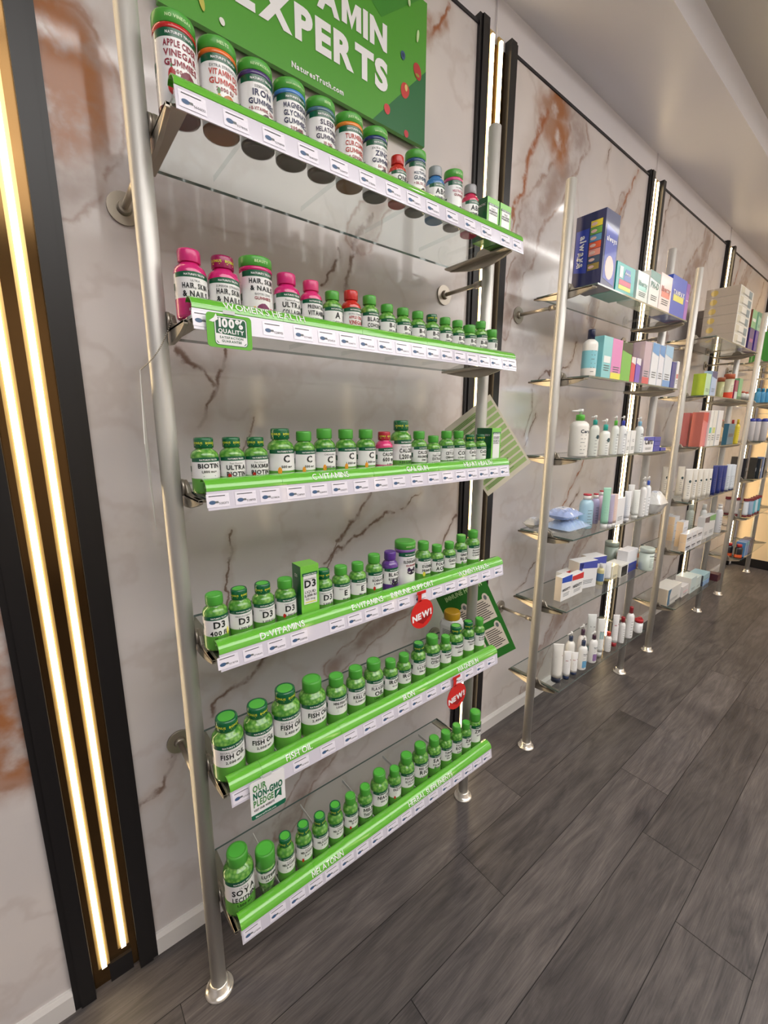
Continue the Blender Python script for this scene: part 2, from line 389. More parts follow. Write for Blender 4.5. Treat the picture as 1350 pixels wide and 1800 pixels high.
VEINS = {0:[('w',0.1,[(-0.284,1.113),(-0.279,0.896),(-0.311,0.715)]),('b',0.09,[(-0.293,0.951),(-0.311,0.715)])],1:[('b',0.075,[(-0.091,2.099),(-0.067,2.061),(-0.074,1.99),(-0.097,1.933)]),('w',0.06,[(-0.041,2.073),(-0.023,2.002),(-0.053,1.89),(-0.108,1.79)]),('w',0.05,[(0.693,2.05),(0.634,1.982),(0.592,1.893)]),('o',0.011,[(0.622,1.965),(0.586,1.884),(0.556,1.82),(0.536,1.758),(0.526,1.705)]),('o',0.008,[(0.515,1.856),(0.496,1.786),(0.459,1.734)]),('o',0.01,[(0.083,1.544),(0.103,1.518),(0.134,1.473),(0.112,1.372)]),('o',0.008,[(0.187,1.561),(0.157,1.516),(0.134,1.473)]),('o',0.009,[(0.438,0.977),(0.5,1.015),(0.564,1.043),(0.637,1.062),(0.704,1.085)]),('o',0.012,[(0.48,1.032),(0.547,1.093),(0.587,1.133),(0.623,1.181)]),('o',0.006,[(0.728,1.092),(0.834,1.163)]),('o',0.01,[(1.022,1.05),(0.984,1.0),(0.931,0.954)]),('o',0.005,[(0.479,1.023),(0.416,0.892),(0.299,0.764),(0.246,0.746)]),('o',0.011,[(0.074,0.623),(0.092,0.666),(0.122,0.685),(0.18,0.692),(0.195,0.704),(0.239,0.75)]),('w',0.05,[(0.471,0.626),(0.584,0.688),(0.707,0.724),(0.787,0.755)]),('w',0.05,[(0.271,0.149),(0.387,0.291),(0.511,0.4),(0.583,0.52)]),('o',0.009,[(-0.105,0.455),(-0.071,0.465),(-0.044,0.477),(-0.024,0.524),(-0.011,0.56)]),('r',0.012,[(0.901,2.583),(0.855,2.504),(0.82,2.469)]),('b',0.03,[(0.804,2.467),(0.87,2.525)]),('o',0.005,[(0.247,1.407),(0.232,1.35),(0.215,1.308)]),('o',0.005,[(0.136,0.899),(0.159,1.018),(0.188,1.12)]),('o',0.006,[(0.813,1.341),(0.764,1.229)])],2:[('b',0.085,[(1.509,2.571),(1.445,2.519),(1.535,2.459)]),('r',0.026,[(1.433,2.524),(1.387,2.447),(1.352,2.346),(1.33,2.264)]),('r',0.016,[(1.33,2.264),(1.322,2.211),(1.287,2.17),(1.265,2.121)]),('w',0.09,[(1.62,2.586),(1.685,2.532),(1.624,2.421),(1.502,2.274),(1.385,2.153),(1.347,2.036)]),('w',0.05,[(1.347,2.036),(1.285,1.865),(1.255,1.74)]),('r',0.01,[(1.274,2.133),(1.243,2.031),(1.229,1.933)]),('r',0.012,[(2.234,2.587),(2.173,2.484),(2.118,2.412),(2.075,2.343),(2.029,2.293)]),('w',0.05,[(2.102,2.403),(1.964,2.129),(1.908,1.874)]),('o',0.008,[(1.93,2.559),(1.89,2.498)]),('o',0.008,[(1.795,1.749),(1.761,1.679),(1.741,1.652),(1.559,1.607),(1.472,1.543)]),('r',0.008,[(1.963,1.214),(1.882,1.099),(1.792,0.988)]),('o',0.007,[(1.96,1.048),(1.848,0.978)]),('o',0.006,[(1.604,0.753),(1.542,0.723),(1.502,0.671),(1.429,0.644)]),('w',0.06,[(2.127,0.827),(1.989,0.739),(1.894,0.617)]),('w',0.06,[(1.9,0.407),(1.777,0.299),(1.707,0.226),(1.598,0.075)]),('o',0.005,[(1.454,1.519),(1.454,1.426),(1.429,1.355)]),('o',0.006,[(1.498,1.414),(1.447,1.307)])],3:[('w',0.1,[(3.333,2.638),(3.276,2.477),(3.085,2.306),(3.008,2.131)]),('o',0.01,[(2.645,2.597),(2.612,2.506),(2.6,2.406)]),('o',0.008,[(3.612,0.398),(3.484,0.354),(3.461,0.291),(3.353,0.274)]),('o',0.008,[(3.1,1.542),(3.034,1.45),(2.966,1.342)]),('w',0.06,[(2.822,1.879),(2.759,1.547)])],4:[('r',0.016,[(4.036,2.582),(3.998,2.47),(3.947,2.356)]),('w',0.08,[(4.292,2.589),(4.151,2.401)]),('o',0.01,[(4.771,2.57),(4.716,2.458),(4.635,2.356)])]}
SEAM = mat('black_seam', h(30, 28, 34), .5)
bounds = [-3.5]
for c in COLX: bounds += list(col_range(c))
bounds.append(XE)
for k in range(0, len(bounds)-1, 2):
    a, b_ = bounds[k], bounds[k+1]
    if b_-a < .05: continue
    i = k//2
    mb = MB(); mb.box(a, b_, 0, .012, .0, ZT)
    struct('trim_%d' % (i+2), mb, marble('veined_marble_panel', VEINS.get(i-1, []), i*5+2))
    mb = MB(); mb.box(a, b_, -.004, .012, ZT, ZT+.009); struct('trim_%d' % (i+12), mb, SEAM)
    mb = MB(); mb.prism([(-.012, 0), (0, 0), (0, .062), (-.006, .062), (-.012, .05)], a, b_); struct('baseboard_%s' % ['far_left', 'left', 'first_bay', 'second_bay', 'third_bay', 'fourth_bay', 'right'][i], mb, mat('white_baseboard', h(222, 218, 216), .35))
# --- lit columns
def column(c, idx, y=0.0, face=-1, label=None):
    a, b_ = (c-.09, c+.09) if (c < 0 and face < 0) else (c-.098, c+.098)
    t = thing('light_column', label, 'light column', (c, y, 0), 0, 'lit black and brass columns in the marble wall' if face < 0 else 'lit columns on the opposite wall')
    a -= c; b_ -= c; H = 2.625; f = face
    def bx(mb, x0, x1, y0, y1, z0, z1, mi=0): ya, yb = sorted((y0*-f, y1*-f)); mb.box(x0, x1, ya, yb, z0, z1, mi)
    for x0, x1 in ((a, a+.042), (b_-.042, b_)):
        mb = MB(); bx(mb, x0, x1, -.010, .012, 0, H); bx(mb, x0+.012 if x0 < 0 else x0, x1 if x0 < 0 else x1-.012, -.015, -.010, 0, H); mb.build('post', BLACK, t)
    mb = MB(); bx(mb, a+.042, b_-.042, .008, .012, 0, H-.03); mb.build('mirror_back', GOLD, t)
    for s in (-.024, .02):
        z0 = .06 if s < 0 else .085
        mb = MB(); bx(mb, s-.012, s+.012, 0, .008, z0, H-.01); mb.build('led_channel', GOLDM, t)
        mb = MB(); bx(mb, s-.0050, s+.0050, -.005, 0, z0+.002, H-.02); mb.build('led_strip', LED, t)
    if face < 0: mb = MB(); mb.tube((.0, .003, H-.01), (.004, .009, 2.733), .0022, 8); mb.build('supply_cable', PAINT, t)
    mb = MB(); bx(mb, -.015, .035, 0, .008, 0, .055 if face < 0 else .05); mb.build('driver_box', BLACK, t)
    return t
CL = ['light column outside the frame at the left', 'large light column at the left edge of the photo', 'light column behind the right pole of the first bay', 'light column behind the middle of the second bay gap, under the soffit', 'light column behind the third bay', 'light column in the far corner behind the fourth bay']
CL = ['warm lit black column, the leftmost, past the photo edge', 'warm lit black column nearest the camera with two glowing strips', 'warm lit black column between first and second bays', 'warm lit black column between the second and third bays', 'warm lit black column between the third and fourth bays', 'warm lit black column in the far corner by the cream wall']
for i, c in enumerate(COLX):
    if i: column(c, i, label=CL[i])
for i, c in enumerate((.60, 1.92, 3.20, 4.56)):
    column(c, i, y=-3.95, face=1, label='warm lit column on the opposite wall, %s' % ['nearest the camera', 'second along', 'third along', 'farthest along'][i])
# cream wall at the end
CREAM = noise_bump(mat('cream_tile', h(242, 216, 176), .3, spec=.5), 80, .04, .0005)
mb = MB()
for k in range(8):
    for j in range(6):
        y1 = -.02-.3*k; z0 = .09+.47*j
        mb.box(XE-.012, XE, y1-.297, y1, z0, min(z0+.466, 2.9))
struct('trim_20', mb, CREAM)
mb = MB(); mb.box(XE-.006, XE, -2.2, 0, 0, .09); struct('baseboard_end', mb, BLACK)
# lamps in the ceiling
DL = mat('downlight_lens', (1, 1, 1), .4, emit=(1, .96, .9), es=18)
RIM = mat('white_lamp_rim', h(230, 230, 230), .4)
for i in range(5):
    for j in range(2):
        t = thing('ceiling_downlight', 'round recessed ceiling downlight, %s of the %s row' % (['first', 'second', 'third', 'fourth', 'fifth'][i], ['near', 'far'][j]), 'ceiling light', (-.15+1.5*i, -.75-1.6*j, ZM), 0, 'ceiling downlights')
        mb = MB(); mb.lathe([(.05, -.006), (.05, 0)], 24); mb.build('rim', RIM, t)
        mb = MB(); mb.lathe([(.036, -.008), (.036, -.0062)], 24); mb.build('lens', DL, t)
for i, x in enumerate((.45, 3.2)):
    t = thing('linear_ceiling_lamp', 'long slim white ceiling lamp, %s' % ['over the first bay', 'over the third bay'][i], 'ceiling light', (x, -1.22, ZM))
    mb = MB(); mb.box(-1.2, 1.2, -.03, .03, -.03, 0); mb.build('housing', RIM, t)
    mb = MB(); mb.box(-1.18, 1.18, -.022, .022, -.034, -.0301); mb.build('diffuser', mat('lamp_diffuser', (1, 1, 1), .4, emit=(1, .97, .94), es=14), t)
# trees outside, seen as reflections in the marble
LEAF = mat('tree_leaves', h(120, 165, 80), .6)
for i in range(5):
    t = thing('street_tree', 'leafy green tree outside the shop windows, %s' % ['nearest the camera', 'second along', 'third along', 'fourth along', 'farthest'][i], 'tree', (6.6+2.7*i, -6.6, 0), 0, 'trees outside the windows')
    mb = MB(); mb.tube((0, 0, 0), (0, 0, 1.5), .07, 8, 0, .05); mb.build('trunk', mat('bark', h(80, 65, 50), .8), t)
    mb = MB()
    for k in range(260):
        p = Vector((random.uniform(-1.2, 1.2), random.uniform(-.7, .7), 1.8+random.uniform(-.7, .9)))
        a = Vector((random.uniform(-1, 1), random.uniform(-1, 1), random.uniform(-1, 1))).normalized()*.16; b2 = a.orthogonal().normalized()*.12
        mb.add([p-a, p-b2, p+a, p+b2], [(0, 1, 2, 3)])
    mb.build('crown', LEAF, t, fix=False)
# ================================================================== SHELF RACKS
PX = [0, .9133, 1.3292, 2.2579, 2.6497, 3.5861, 4.1156, 5.0222]; YP = -.1804; PR = .0176; HP = 2.2
ZB = [[1.866, 1.560, 1.258, .944, .636, .274], [1.860, 1.558, 1.266, .957, .663, .312], [1.853, 1.548, 1.267, .953, .656, .305], [1.86, 1.56, 1.268, .972, .664, .325]]
YF, YB = -.290, -.058
def rack(b):
    x0, x1 = PX[2*b], PX[2*b+1]
    lab = ['chrome pole rack with six glass shelves of green and pink vitamin bottles, nearest', 'pole rack with glass shelves holding pads, lotions and wipes, second from the left',
           'pole rack with glass shelves holding gift boxes and cream tubes, third from the left', 'pole rack in the far corner with black grooming boxes and blue bottles'][b]
    t = thing('shelf_rack', lab, 'shelf rack', (x0, YP, 0), 0)
    L = lambda x, y, z: (x-x0, y-YP, z)
    for x in (x0, x1):
        mb = MB(); mb.lathe([(PR, .004), (PR, HP-.002), (PR-.002, HP)], 32, c=(x-x0, 0, 0)); p = mb.build('pole', STEEL, t)
        mb = MB(); mb.lathe([(.034, 0), (.034, .0035), (.030, .007), (.0225, .009), (.0225, .024), (.018, .026)], 32, c=(x-x0, 0, 0)); mb.build('foot_flange', mat('chromed_foot', h(220, 214, 204), .22, .7), p)
        for z in (1.8023, .5923):
            mb = MB(); mb.tube(L(x, YP+PR-.003, z), L(x, -.004, z), .0062, 14); mb.tube(L(x, YP+PR-.004, z), L(x, YP+PR+.028, z), .0095, 16); mb.build('standoff_rod', STEELD, p)
            mb = MB(); mb.tube(L(x, -.0005, z), L(x, -.006, z), .030, 28); mb.tube(L(x, -.006, z), L(x, -.016, z), .014, 20, 0, .011); mb.build('wall_disc', STEELD, p)
    for s, z in enumerate(ZB[b]):
        # glass plate
        g = MB(); g.box(x0-x0+.030, x1-x0-.030, YB-YP, YF-YP, z-.0055, z, 0, fm=[0, 0, 1, 1, 1, 1])
        gl = g.build('glass_shelf', [GLASS, GEDGE], t)
        for sd, x in ((1, x0+.0), (-1, x1)):
            xa, xb = sorted((x-x0+sd*(PR+.003), x-x0+sd*(PR+.011)))
            bl = MB()
            cy = 0.0; yb, yf = YB-YP+.006, YF-YP+.012
            top = [(yb, z-.0060), (yb*.55, z-.0060), (.030, z-.002), (.020, z+.014), (0, z+.021), (-.020, z+.014), (-.030, z-.002), (yf*.6, z-.0060), (yf, z-.0060)]
            bot = [(yf, z-.014), (yf*.72, z-.022), (yf*.35, z-.030), (0, z-.033), (yb*.4, z-.028), (yb*.75, z-.019), (yb, z-.012)]
            bl.prism(top+bot, xa, xb)
            xc, xd = sorted((x-x0+sd*(PR+.003), x-x0+sd*.052))
            bl.prism([(yb, z-.0060), (yf, z-.0060), (yf, z-.0115), (yb, z-.0115)], xc, xd)
            k = bl.build('bracket', STEELD, t, bevel=.0012)
            d = MB(); d.tube((x-x0+sd*(PR-.002), 0, z+.006), (x-x0+sd*(PR+.0045), 0, z+.006), .0165, 24); d.build('bracket_disc', STEELD, k)
    return t
RACKS = [rack(b) for b in range(4)]
R1 = RACKS[0]
# lip and price strip of the first bay
PROF = [(-.3005, -.023), (-.2955, .010), (-.2965, .011), (-.2955, .018), (-.2905, .0255), (-.283, .0300), (-.275, .0315), (-.268, .0300), (-.264, .026)]
def lipmap(z, i0=2, off=.0011):
    pts = PROF[i0:]; cum = [0]
    for p, q in zip(pts, pts[1:]): cum.append(cum[-1]+math.dist(p, q))
    def fn(x, v):
        v = max(0, min(v, cum[-1]*.999))
        for i in range(len(pts)-1):
            if v <= cum[i+1]: break
        t = (v-cum[i])/(cum[i+1]-cum[i]); p, q = pts[i], pts[i+1]; d = (q[0]-p[0], q[1]-p[1]); L_ = math.hypot(*d); nx = (-d[1]/L_, d[0]/L_)
        if nx[0] > 0 and nx[1] < 0: nx = (-nx[0], -nx[1])
        return (x, p[0]+d[0]*t+nx[0]*off-YP, z+p[1]+d[1]*t+nx[1]*off)
    return fn
def stripmap(z, off=.0007):
    (y0, z0), (y1, z1) = PROF[0], PROF[1]; L_ = math.hypot(y1-y0, z1-z0)
    return lambda x, v: (x, y0+(y1-y0)*v/L_-off-YP, z+z0+(z1-z0)*v/L_)
HEAD = {1: [("WOMEN'S HEALTH", .082, .236)], 2: [("C-VITAMINS", .242, .332), ("CALCIUM", .501, .574), ("HEART HEALTH", .711, .834)],
        3: [("D-VITAMINS", .111, .214), ("E-VITAMINS", .337, .429), ("IMMUNE SUPPORT", .452, .607), ("WOMEN'S HEALTH", .706, .843)],
        4: [("FISH OIL", .153, .224), ("IRON", .501, .543), ("MAGNESIUM", .723, .816)], 5: [("MELATONIN", .209, .301), ("HERBAL SUPPLEMENTS", .522, .722)]}
NUMS = "5606132 5786106 5754664 5640217 5606124 5606035 5278909 5278955 5274682 5282009 5282173 5282208 5281951 5281969 5284955 5278758 5284140 5278791 5281901 5278841 5284757 5284765 5700952 5278950 5284773 5278898 5754221 5754238 5278828".split()
LIPX0, LIPX1 = .030, .912
def strips(s, z, xs):
    mb = MB(); q = [(y-YP, z+zz) for y, zz in PROF[:2]]
    mb.prism([(q[0][0], q[0][1]), (q[1][0], q[1][1]), (q[1][0]+.0025, q[1][1]), (q[0][0]+.0025, q[0][1])], LIPX0, LIPX1)
    mb.box(LIPX0, LIPX1, -.293-YP, YF-.0002-YP, z-.0055, z+.004)
    st = mb.build('price_strip', STRIP, R1); st['label'] = 'white price strip with shelf tags, %s from the top' % ['first', 'second', 'third', 'fourth', 'fifth', 'sixth'][s]
    mb = MB(); pr = [(y-YP, z+zz) for y, zz in PROF[2:]]; inner = [(y+.0016, zz-.0016) for y, zz in pr[::-1]]
    cuts = [[.03, .912], [.03, .19, .37, .56, .75, .912], [.03, .175, .40, .61, .912], [.03, .20, .44, .68, .912], [.03, .10, .30, .60, .912], [.03, .22, .46, .74, .912]][s]
    for a, b in zip(cuts, cuts[1:]):
        n_ = len(pr); A_, B_ = a+.0002, b-.0002
        mb.add([(A_, *p) for p in pr]+[(B_, *p) for p in pr], [(i, i+1, n_+i+1, n_+i) for i in range(n_-1)], 0, True)
        inn = inner[::-1]; mb.add([(A_, *p) for p in inn]+[(B_, *p) for p in inn], [(i+1, i, n_+i, n_+i+1) for i in range(n_-1)], 0, True)
        for X_ in (A_, B_): mb.add([(X_, *p) for p in pr+inner], [tuple(range(2*n_))], 0)
        mb.add([(A_, *pr[-1]), (B_, *pr[-1]), (B_, *inn[-1]), (A_, *inn[-1])], [(0, 1, 2, 3)], 0); mb.add([(A_, *pr[0]), (B_, *pr[0]), (B_, *inn[0]), (A_, *inn[0])], [(0, 1, 2, 3)], 0)
    if s == 0: pass
    lp = mb.build('shelf_lip', LIPG, R1, fix=False); lp['label'] = 'glossy green curved lip'
    fm = lipmap(z)
    for txt, a, b in HEAD.get(s, []):
        mb = MB()
        mb.text(txt, .0125, lambda u, v: fm(a+(b-a)/2+u, .0045+v), 0, maxw=b-a, sq=.6); mb.build('lip_lettering', BW, lp)
    sm = stripmap(z); mb_n = 0
    for i, x in enumerate(xs):
        w = .040 if i+1 == len(xs) or xs[i+1]-x > .045 else (xs[i+1]-x-.004)
        mb = MB(); P = lambda u, v: sm(x+u, v)
        P2 = lambda u, v: stripmap(z, .0010)(x+u, v)
        k = w/.040
        mb.flat([(-w/2, .005), (w/2, .005), (w/2, .029), (-w/2, .029)], P, 0)
        mb.flat([(-w*.40, .0245), (w*.32, .0245), (w*.32, .0258), (-w*.40, .0258)], P2, 1)
        mb.flat([(-w*.26+w*.15*cos(t_*pi/8), .014+.0036*sin(t_*pi/8)) for t_ in range(16)], P2, 2)
        mb.flat([(-w*.14, .0124), (w*.02, .0124), (w*.0, .0160), (-w*.14, .0160)], P2, 3)
        mb.text(random.choice(NUMS) if i*7 % 3 else NUMS[(s*5+i) % len(NUMS)], .0054, lambda u, v: P2(u+w*.24, .0100+v), 1, align='c', maxw=w*.42)
        mb.build('price_tag', [TAGP, INK, NAVY, INKG], st, fix=False)
# ------------------------------------------------------------------ bottles
def cyl(R, z0):
    return lambda u, v: (R*sin(u/R), -R*cos(u/R), z0+v)
def wrap(mb, R, z0, z1, a0, a1, mi, n=None, f1=None, f0=None):
    n = n or max(3, int(abs(a1-a0)/radians(7)))
    vs = []
    for i in range(n+1):
        a = a0+(a1-a0)*i/n
        vs += [(R*sin(a), -R*cos(a), z0+(f0(a) if f0 else 0)), (R*sin(a), -R*cos(a), z1+(f1(a) if f1 else 0))]
    mb.add(vs, [(2*i, 2*i+2, 2*i+3, 2*i+1) for i in range(n)], mi, True)
def blob(mb, R, cx, cz, rx, rz, mi, n=14, wob=0):
    fn = cyl(R, 0)
    pts = [fn(cx+rx*cos(2*pi*i/n)*(1+wob*sin(i*2.7)), cz+rz*sin(2*pi*i/n)*(1+wob*cos(i*1.9))) for i in range(n)]
    mb.add([fn(cx, cz)]+pts, [(0, 1+i, 1+(i+1) % n) for i in range(n)], mi)
ART = {'apple': [(-.5, .20, .22, .09, h(170, 30, 35)), (-.52, .09, .26, .09, h(190, 40, 40)), (.25, .17, .5, .12, h(110, 25, 45)), (-.5, .30, .05, .02, h(60, 120, 50))],
       'orange': [(.2, .16, .5, .10, h(185, 110, 50)), (-.35, .16, .2, .09, h(225, 175, 70)), (-.35, .27, .10, .04, h(80, 130, 60)), (.2, .10, .6, .03, h(235, 200, 90))],
       'berry': [(.2, .14, .5, .11, h(70, 25, 50)), (-.35, .13, .22, .07, h(170, 35, 55)), (.65, .11, .15, .06, h(150, 40, 60))],
       'dark': [(.2, .15, .55, .12, h(52, 40, 50)), (-.4, .12, .25, .07, h(120, 30, 50)), (0, .07, .7, .02, h(70, 50, 110))],
       'fruit': [(-.35, .12, .25, .08, h(200, 50, 45)), (.1, .12, .25, .09, h(225, 130, 70)), (.5, .11, .28, .08, h(120, 55, 45))],
       'halfor': [(-.55, .26, .20, .07, h(240, 160, 50))], 'chry': [(-.6, .27, .17, .05, h(190, 40, 35))], 'lem': [(.75, .30, .18, .08, h(235, 225, 90))],
       'elder': [(0, .27, .6, .06, h(45, 30, 55)), (-.3, .32, .2, .05, h(60, 35, 80)), (.3, .32, .2, .05, h(50, 30, 60))],
       'flow': [(-.6, .26, .22, .06, h(230, 215, 80))], 'leaf': [(-.55, .25, .2, .08, h(80, 150, 60))], 'pink': [(0, .13, .55, .10, h(120, 45, 90)), (-.55, .11, .2, .07, h(235, 170, 60)), (.55, .11, .2, .07, h(225, 60, 100))]}
CC = {'g': CAPG, 'b': CAPBONUS}
def colm(nm, c, r=.28, coat=.4): return mat(nm, c, r, coat=coat)
PINK = h(206, 42, 118); RED = h(190, 36, 36); PURP = h(96, 56, 140)
def bottle(s, x, r, H, txt, label, cap='g', body=None, style='std', tcol=None, art=None, ring=None, lab2=None, capc=None, cat='bottle', grp=None, captext=None, y=None):
    z = ZB[0][s]; y = (-.2625+r) if y is None else y
    t = thing('gummy_jar' if style == 'gum' else 'vitamin_bottle', label, cat, (x, y, z+.0003), 0, grp)
    bm = BODYG if body is None else colm('bottle_plastic', body, .14, .6)
    gum = style == 'gum'; R = r
    mb = MB()
    if gum: prof = [(R*.72, 0), (R*.90, .0015), (R*.97, H*.03), (R*.97, H*.80), (R*.93, H*.835), (R*.86, H*.86)]; lz0, lz1 = .05, .79; wz0, wz1 = .05, .715
    elif style == 'lut': prof = [(R*.62, 0), (R*.70, H*.02), (R*.86, H*.35), (R*.96, H*.60), (R*.90, H*.68)]; lz0, lz1 = .10, .64; wz0, wz1 = .22, .58
    elif style == 'tall': prof = [(R*.9, 0), (R, H*.02), (R, H*.70), (R*.9, H*.74), (R*.86, H*.76)]; lz0, lz1 = .06, .68; wz0, wz1 = .22, .60
    else: prof = [(R*.80, 0), (R*.95, .0012), (R, H*.03), (R, H*.66), (R*.985, H*.69), (R*.92, H*.73), (R*.78, H*.765), (R*.63, H*.79), (R*.60, H*.80), (R*.60, H*.83)]; lz0, lz1 = .05, .64; wz0, wz1 = .285, .575
    mb.lathe(prof, 40); bd = mb.build('bottle_body', bm, t)
    # cap
    capm = CAPTOP if False else CC.get(cap, None) or colm('cap_plastic', capc or cap, .3, .2)
    mb = MB()
    if gum:
        cr = R*1.0; mb.lathe([(cr*.97, H*.855), (cr, H*.86), (cr, H*.975), (cr*.97, H*.995), (cr*.80, H)], 48, knurl=0)
        cp = mb.build('cap', [capm], t)
        if ring:
            mr = MB(); mr.lathe([(R*.975, H*.80), (R*1.0, H*.808), (R*1.0, H*.850), (R*.975, H*.854)], 40); mr.build('tamper_ring', colm('tamper_ring', ring, .2), t)
    else:
        cr = R*(.96 if style == 'lut' else .86 if style == 'tall' else .70) if cap != 'w' else R*.96
        c0 = {'lut': .69, 'tall': .77}.get(style, .815)
        mb.lathe([(cr*.96, H*c0), (cr, H*(c0+.008)), (cr, H*.965), (cr*.95, H*.992), (cr*.80, H*.997), (cr*.76, H*.990)], 56, knurl=.03 if cap != 'b' else 0, mis=[0, 0, 0, 0, 0, 1], capt=True)
        cp = mb.build('cap', [capm, CAPTOP if (cap in CC) else capm], t)
        if cap == 'b' or captext:
            mt = MB(); f = cyl(cr+.0004, H*.885)
            for a in (-.95, .45): mt.text(captext or 'BONUS', H*.045, lambda u, v: f(u+a*cr, v), 0, maxw=cr*1.1, bold=1)
            for a in (-.95, .45): mt.add([f(u+a*cr, v) for u, v in ((-cr*.4, -H*.028), (cr*.4, -H*.028), (cr*.4, -H*.016), (-cr*.4, -H*.016))], [(0, 1, 2, 3)], 0)
            mt.build('cap_print', YELLOW, cp)
    # label
    RL = (R*.97 if gum else R)+.0003
    base = body if body is not None else None
    botm = LABGREEN if body is None else colm('label_tint', lab2 or body, .28)
    mb = MB(); wz0h, wz1h, lz0h, lz1h = wz0*H, wz1*H, lz0*H, lz1*H
    arch = lambda a: .018*H*max(0, cos(a*1.35)) if abs(a) < 1.15 else 0
    A = radians(78)
    if not gum: wrap(mb, RL, lz0h, wz0h, -A*1.9, A*1.9, 1)
    wrap(mb, RL, wz0h, wz1h, -A, A*1.9, 0)
    wrap(mb, RL, wz1h, lz1h, -A, A*1.9, 2, f1=arch)
    if style == 'lut': mb = MB(); mb.lathe([(R*.86+.0004, H*.35), (R*.965, H*.59)], 40, capb=False, capt=False, mi=0); mb.lathe([(R*.965, H*.59), (R*.975, H*.64)], 40, capb=False, capt=False, mi=2)
    else:
        wrap(mb, RL, wz0h if not gum else lz0h, wz1h, -A*1.9, -A, 0)     # side panel with small print
        wrap(mb, RL, wz1h, lz1h*.99, -A*1.9, -A, 0)
        wrap(mb, RL+.0003, H*.40, H*.50, -A*1.7, -A*1.08, 2)
        for k in range(7): wrap(mb, RL+.0003, H*(.27+.018*k), H*(.276+.018*k), -A*1.6, -A*(1.12+.1*(k % 3)), 3)
    lb = mb.build('label', [WHITE_LABEL, botm, DKGREEN, INKG], t, fix=False)
    f = (cyl(RL+.0005, 0)) if style != 'lut' else (lambda u, v: ((lambda q: (q*sin(u/q), -q*cos(u/q), v))(R*(.86+(.105)*min(1, max(0, (v/H-.35)/.24)))+.0012)))
    mb = MB(); mb.text("NATURE'S TRUTH", H*.034 if not gum else H*.038, lambda u, v: f(u, v+(wz1+(lz1-wz1)*.38)*H), 0, maxw=R*1.35, bold=1); mb.build('band_lettering', BW, lb)
    # product name
    mats = [INK if tcol is None else colm('name_ink', tcol, .4, 0), INKG, colm('second_ink', h(150, 60, 70) if gum else h(30, 34, 36), .4, 0)]
    mb = MB(); zc = (wz1-.030 if not gum else wz1-.030)*H; avail = (wz1-wz0)*H
    big = max(len(l) for l in txt) if txt else 1
    for i, line in enumerate(txt):
        main = i < len(txt)-1 or len(txt) == 1
        if line.startswith('*'): line = line[1:]; sz = H*.030; bo = 0; mi = 1
        elif main: sz = H*(.115 if len(line) <= 2 else .090 if len(line) <= 4 else .078)*(.80 if gum else 1); bo = 1; mi = 0
        else: sz = H*.040; bo = 1; mi = 2 if gum else 0
        w = compose(line, bo)[2]; sz = min(sz, R*1.66/w/.70); zc -= sz
        mb.text(line, sz, lambda u, v: f(u, v+zc), mi, bold=bo, maxw=R*1.66, sq=.70); zc -= sz*.42+.001
    for k in range(2):
        zz = zc-.004-.0035*k
        if zz > wz0h+.003 and not gum: mb.add([f(u, v) for u, v in ((-R*.45, zz), (R*.45, zz), (R*.45, zz+.0012), (-R*.45, zz+.0012))], [(0, 1, 2, 3)], 1)
    mb.build('name_lettering', mats, lb, fix=False)
    if not gum and style != 'lut':
        mb = MB(); mb.text(str(random.choice((60, 90, 100, 120, 130, 150))), H*.034, lambda u, v: f(u-R*.35, v+H*.11), 0, bold=1)
        mb.add([f(u, v) for u, v in ((-R*.1, H*.12), (R*.6, H*.12), (R*.6, H*.126), (-R*.1, H*.126))], [(0, 1, 2, 3)], 0)
        mb.build('count_lettering', PALETXT if body is None else BW, lb, fix=False)
    if art:
        mb = MB(); ms = []
        for cx, cz, rx, rz, c in ART[art]:
            ms.append(mat('label_picture', c, .35)); blob(mb, RL+.0004+.00015*len(ms), cx*R, (cz+.13)*H if gum else cz*1.1*H, rx*R*.8, rz*H*.9, len(ms)-1, wob=.06)
        mb.build('label_picture', ms, lb, fix=False)
    if gum and captext is None:
        pass
    if gum:
        mt = MB(); fc = cyl(R*1.0+.0004, H*.905)
        for key, tx in LIDTXT.items():
            if key in label: mt.text(tx, H*.034, lambda u, v: fc(u, v), 0, maxw=R*1.25, bold=1); mt.build('cap_print', PALETXT, cp, fix=False); break
    return t
LIDTXT = {'APPLE': 'NO VINEGAR', 'D3': 'MELTS', 'IRON': 'REVITALIZING', 'GLYCINATE': 'HIGH ABSORPTION', 'MELATONIN': '100%', 'TURMERIC': 'JUST PEACHY', 'ZINC': 'IMMUNE SUPPORT', 'WOMENS': 'BEAUTY', 'SKIN': 'BEAUTY', 'ELDERBERRY': 'GREAT TASTE'}
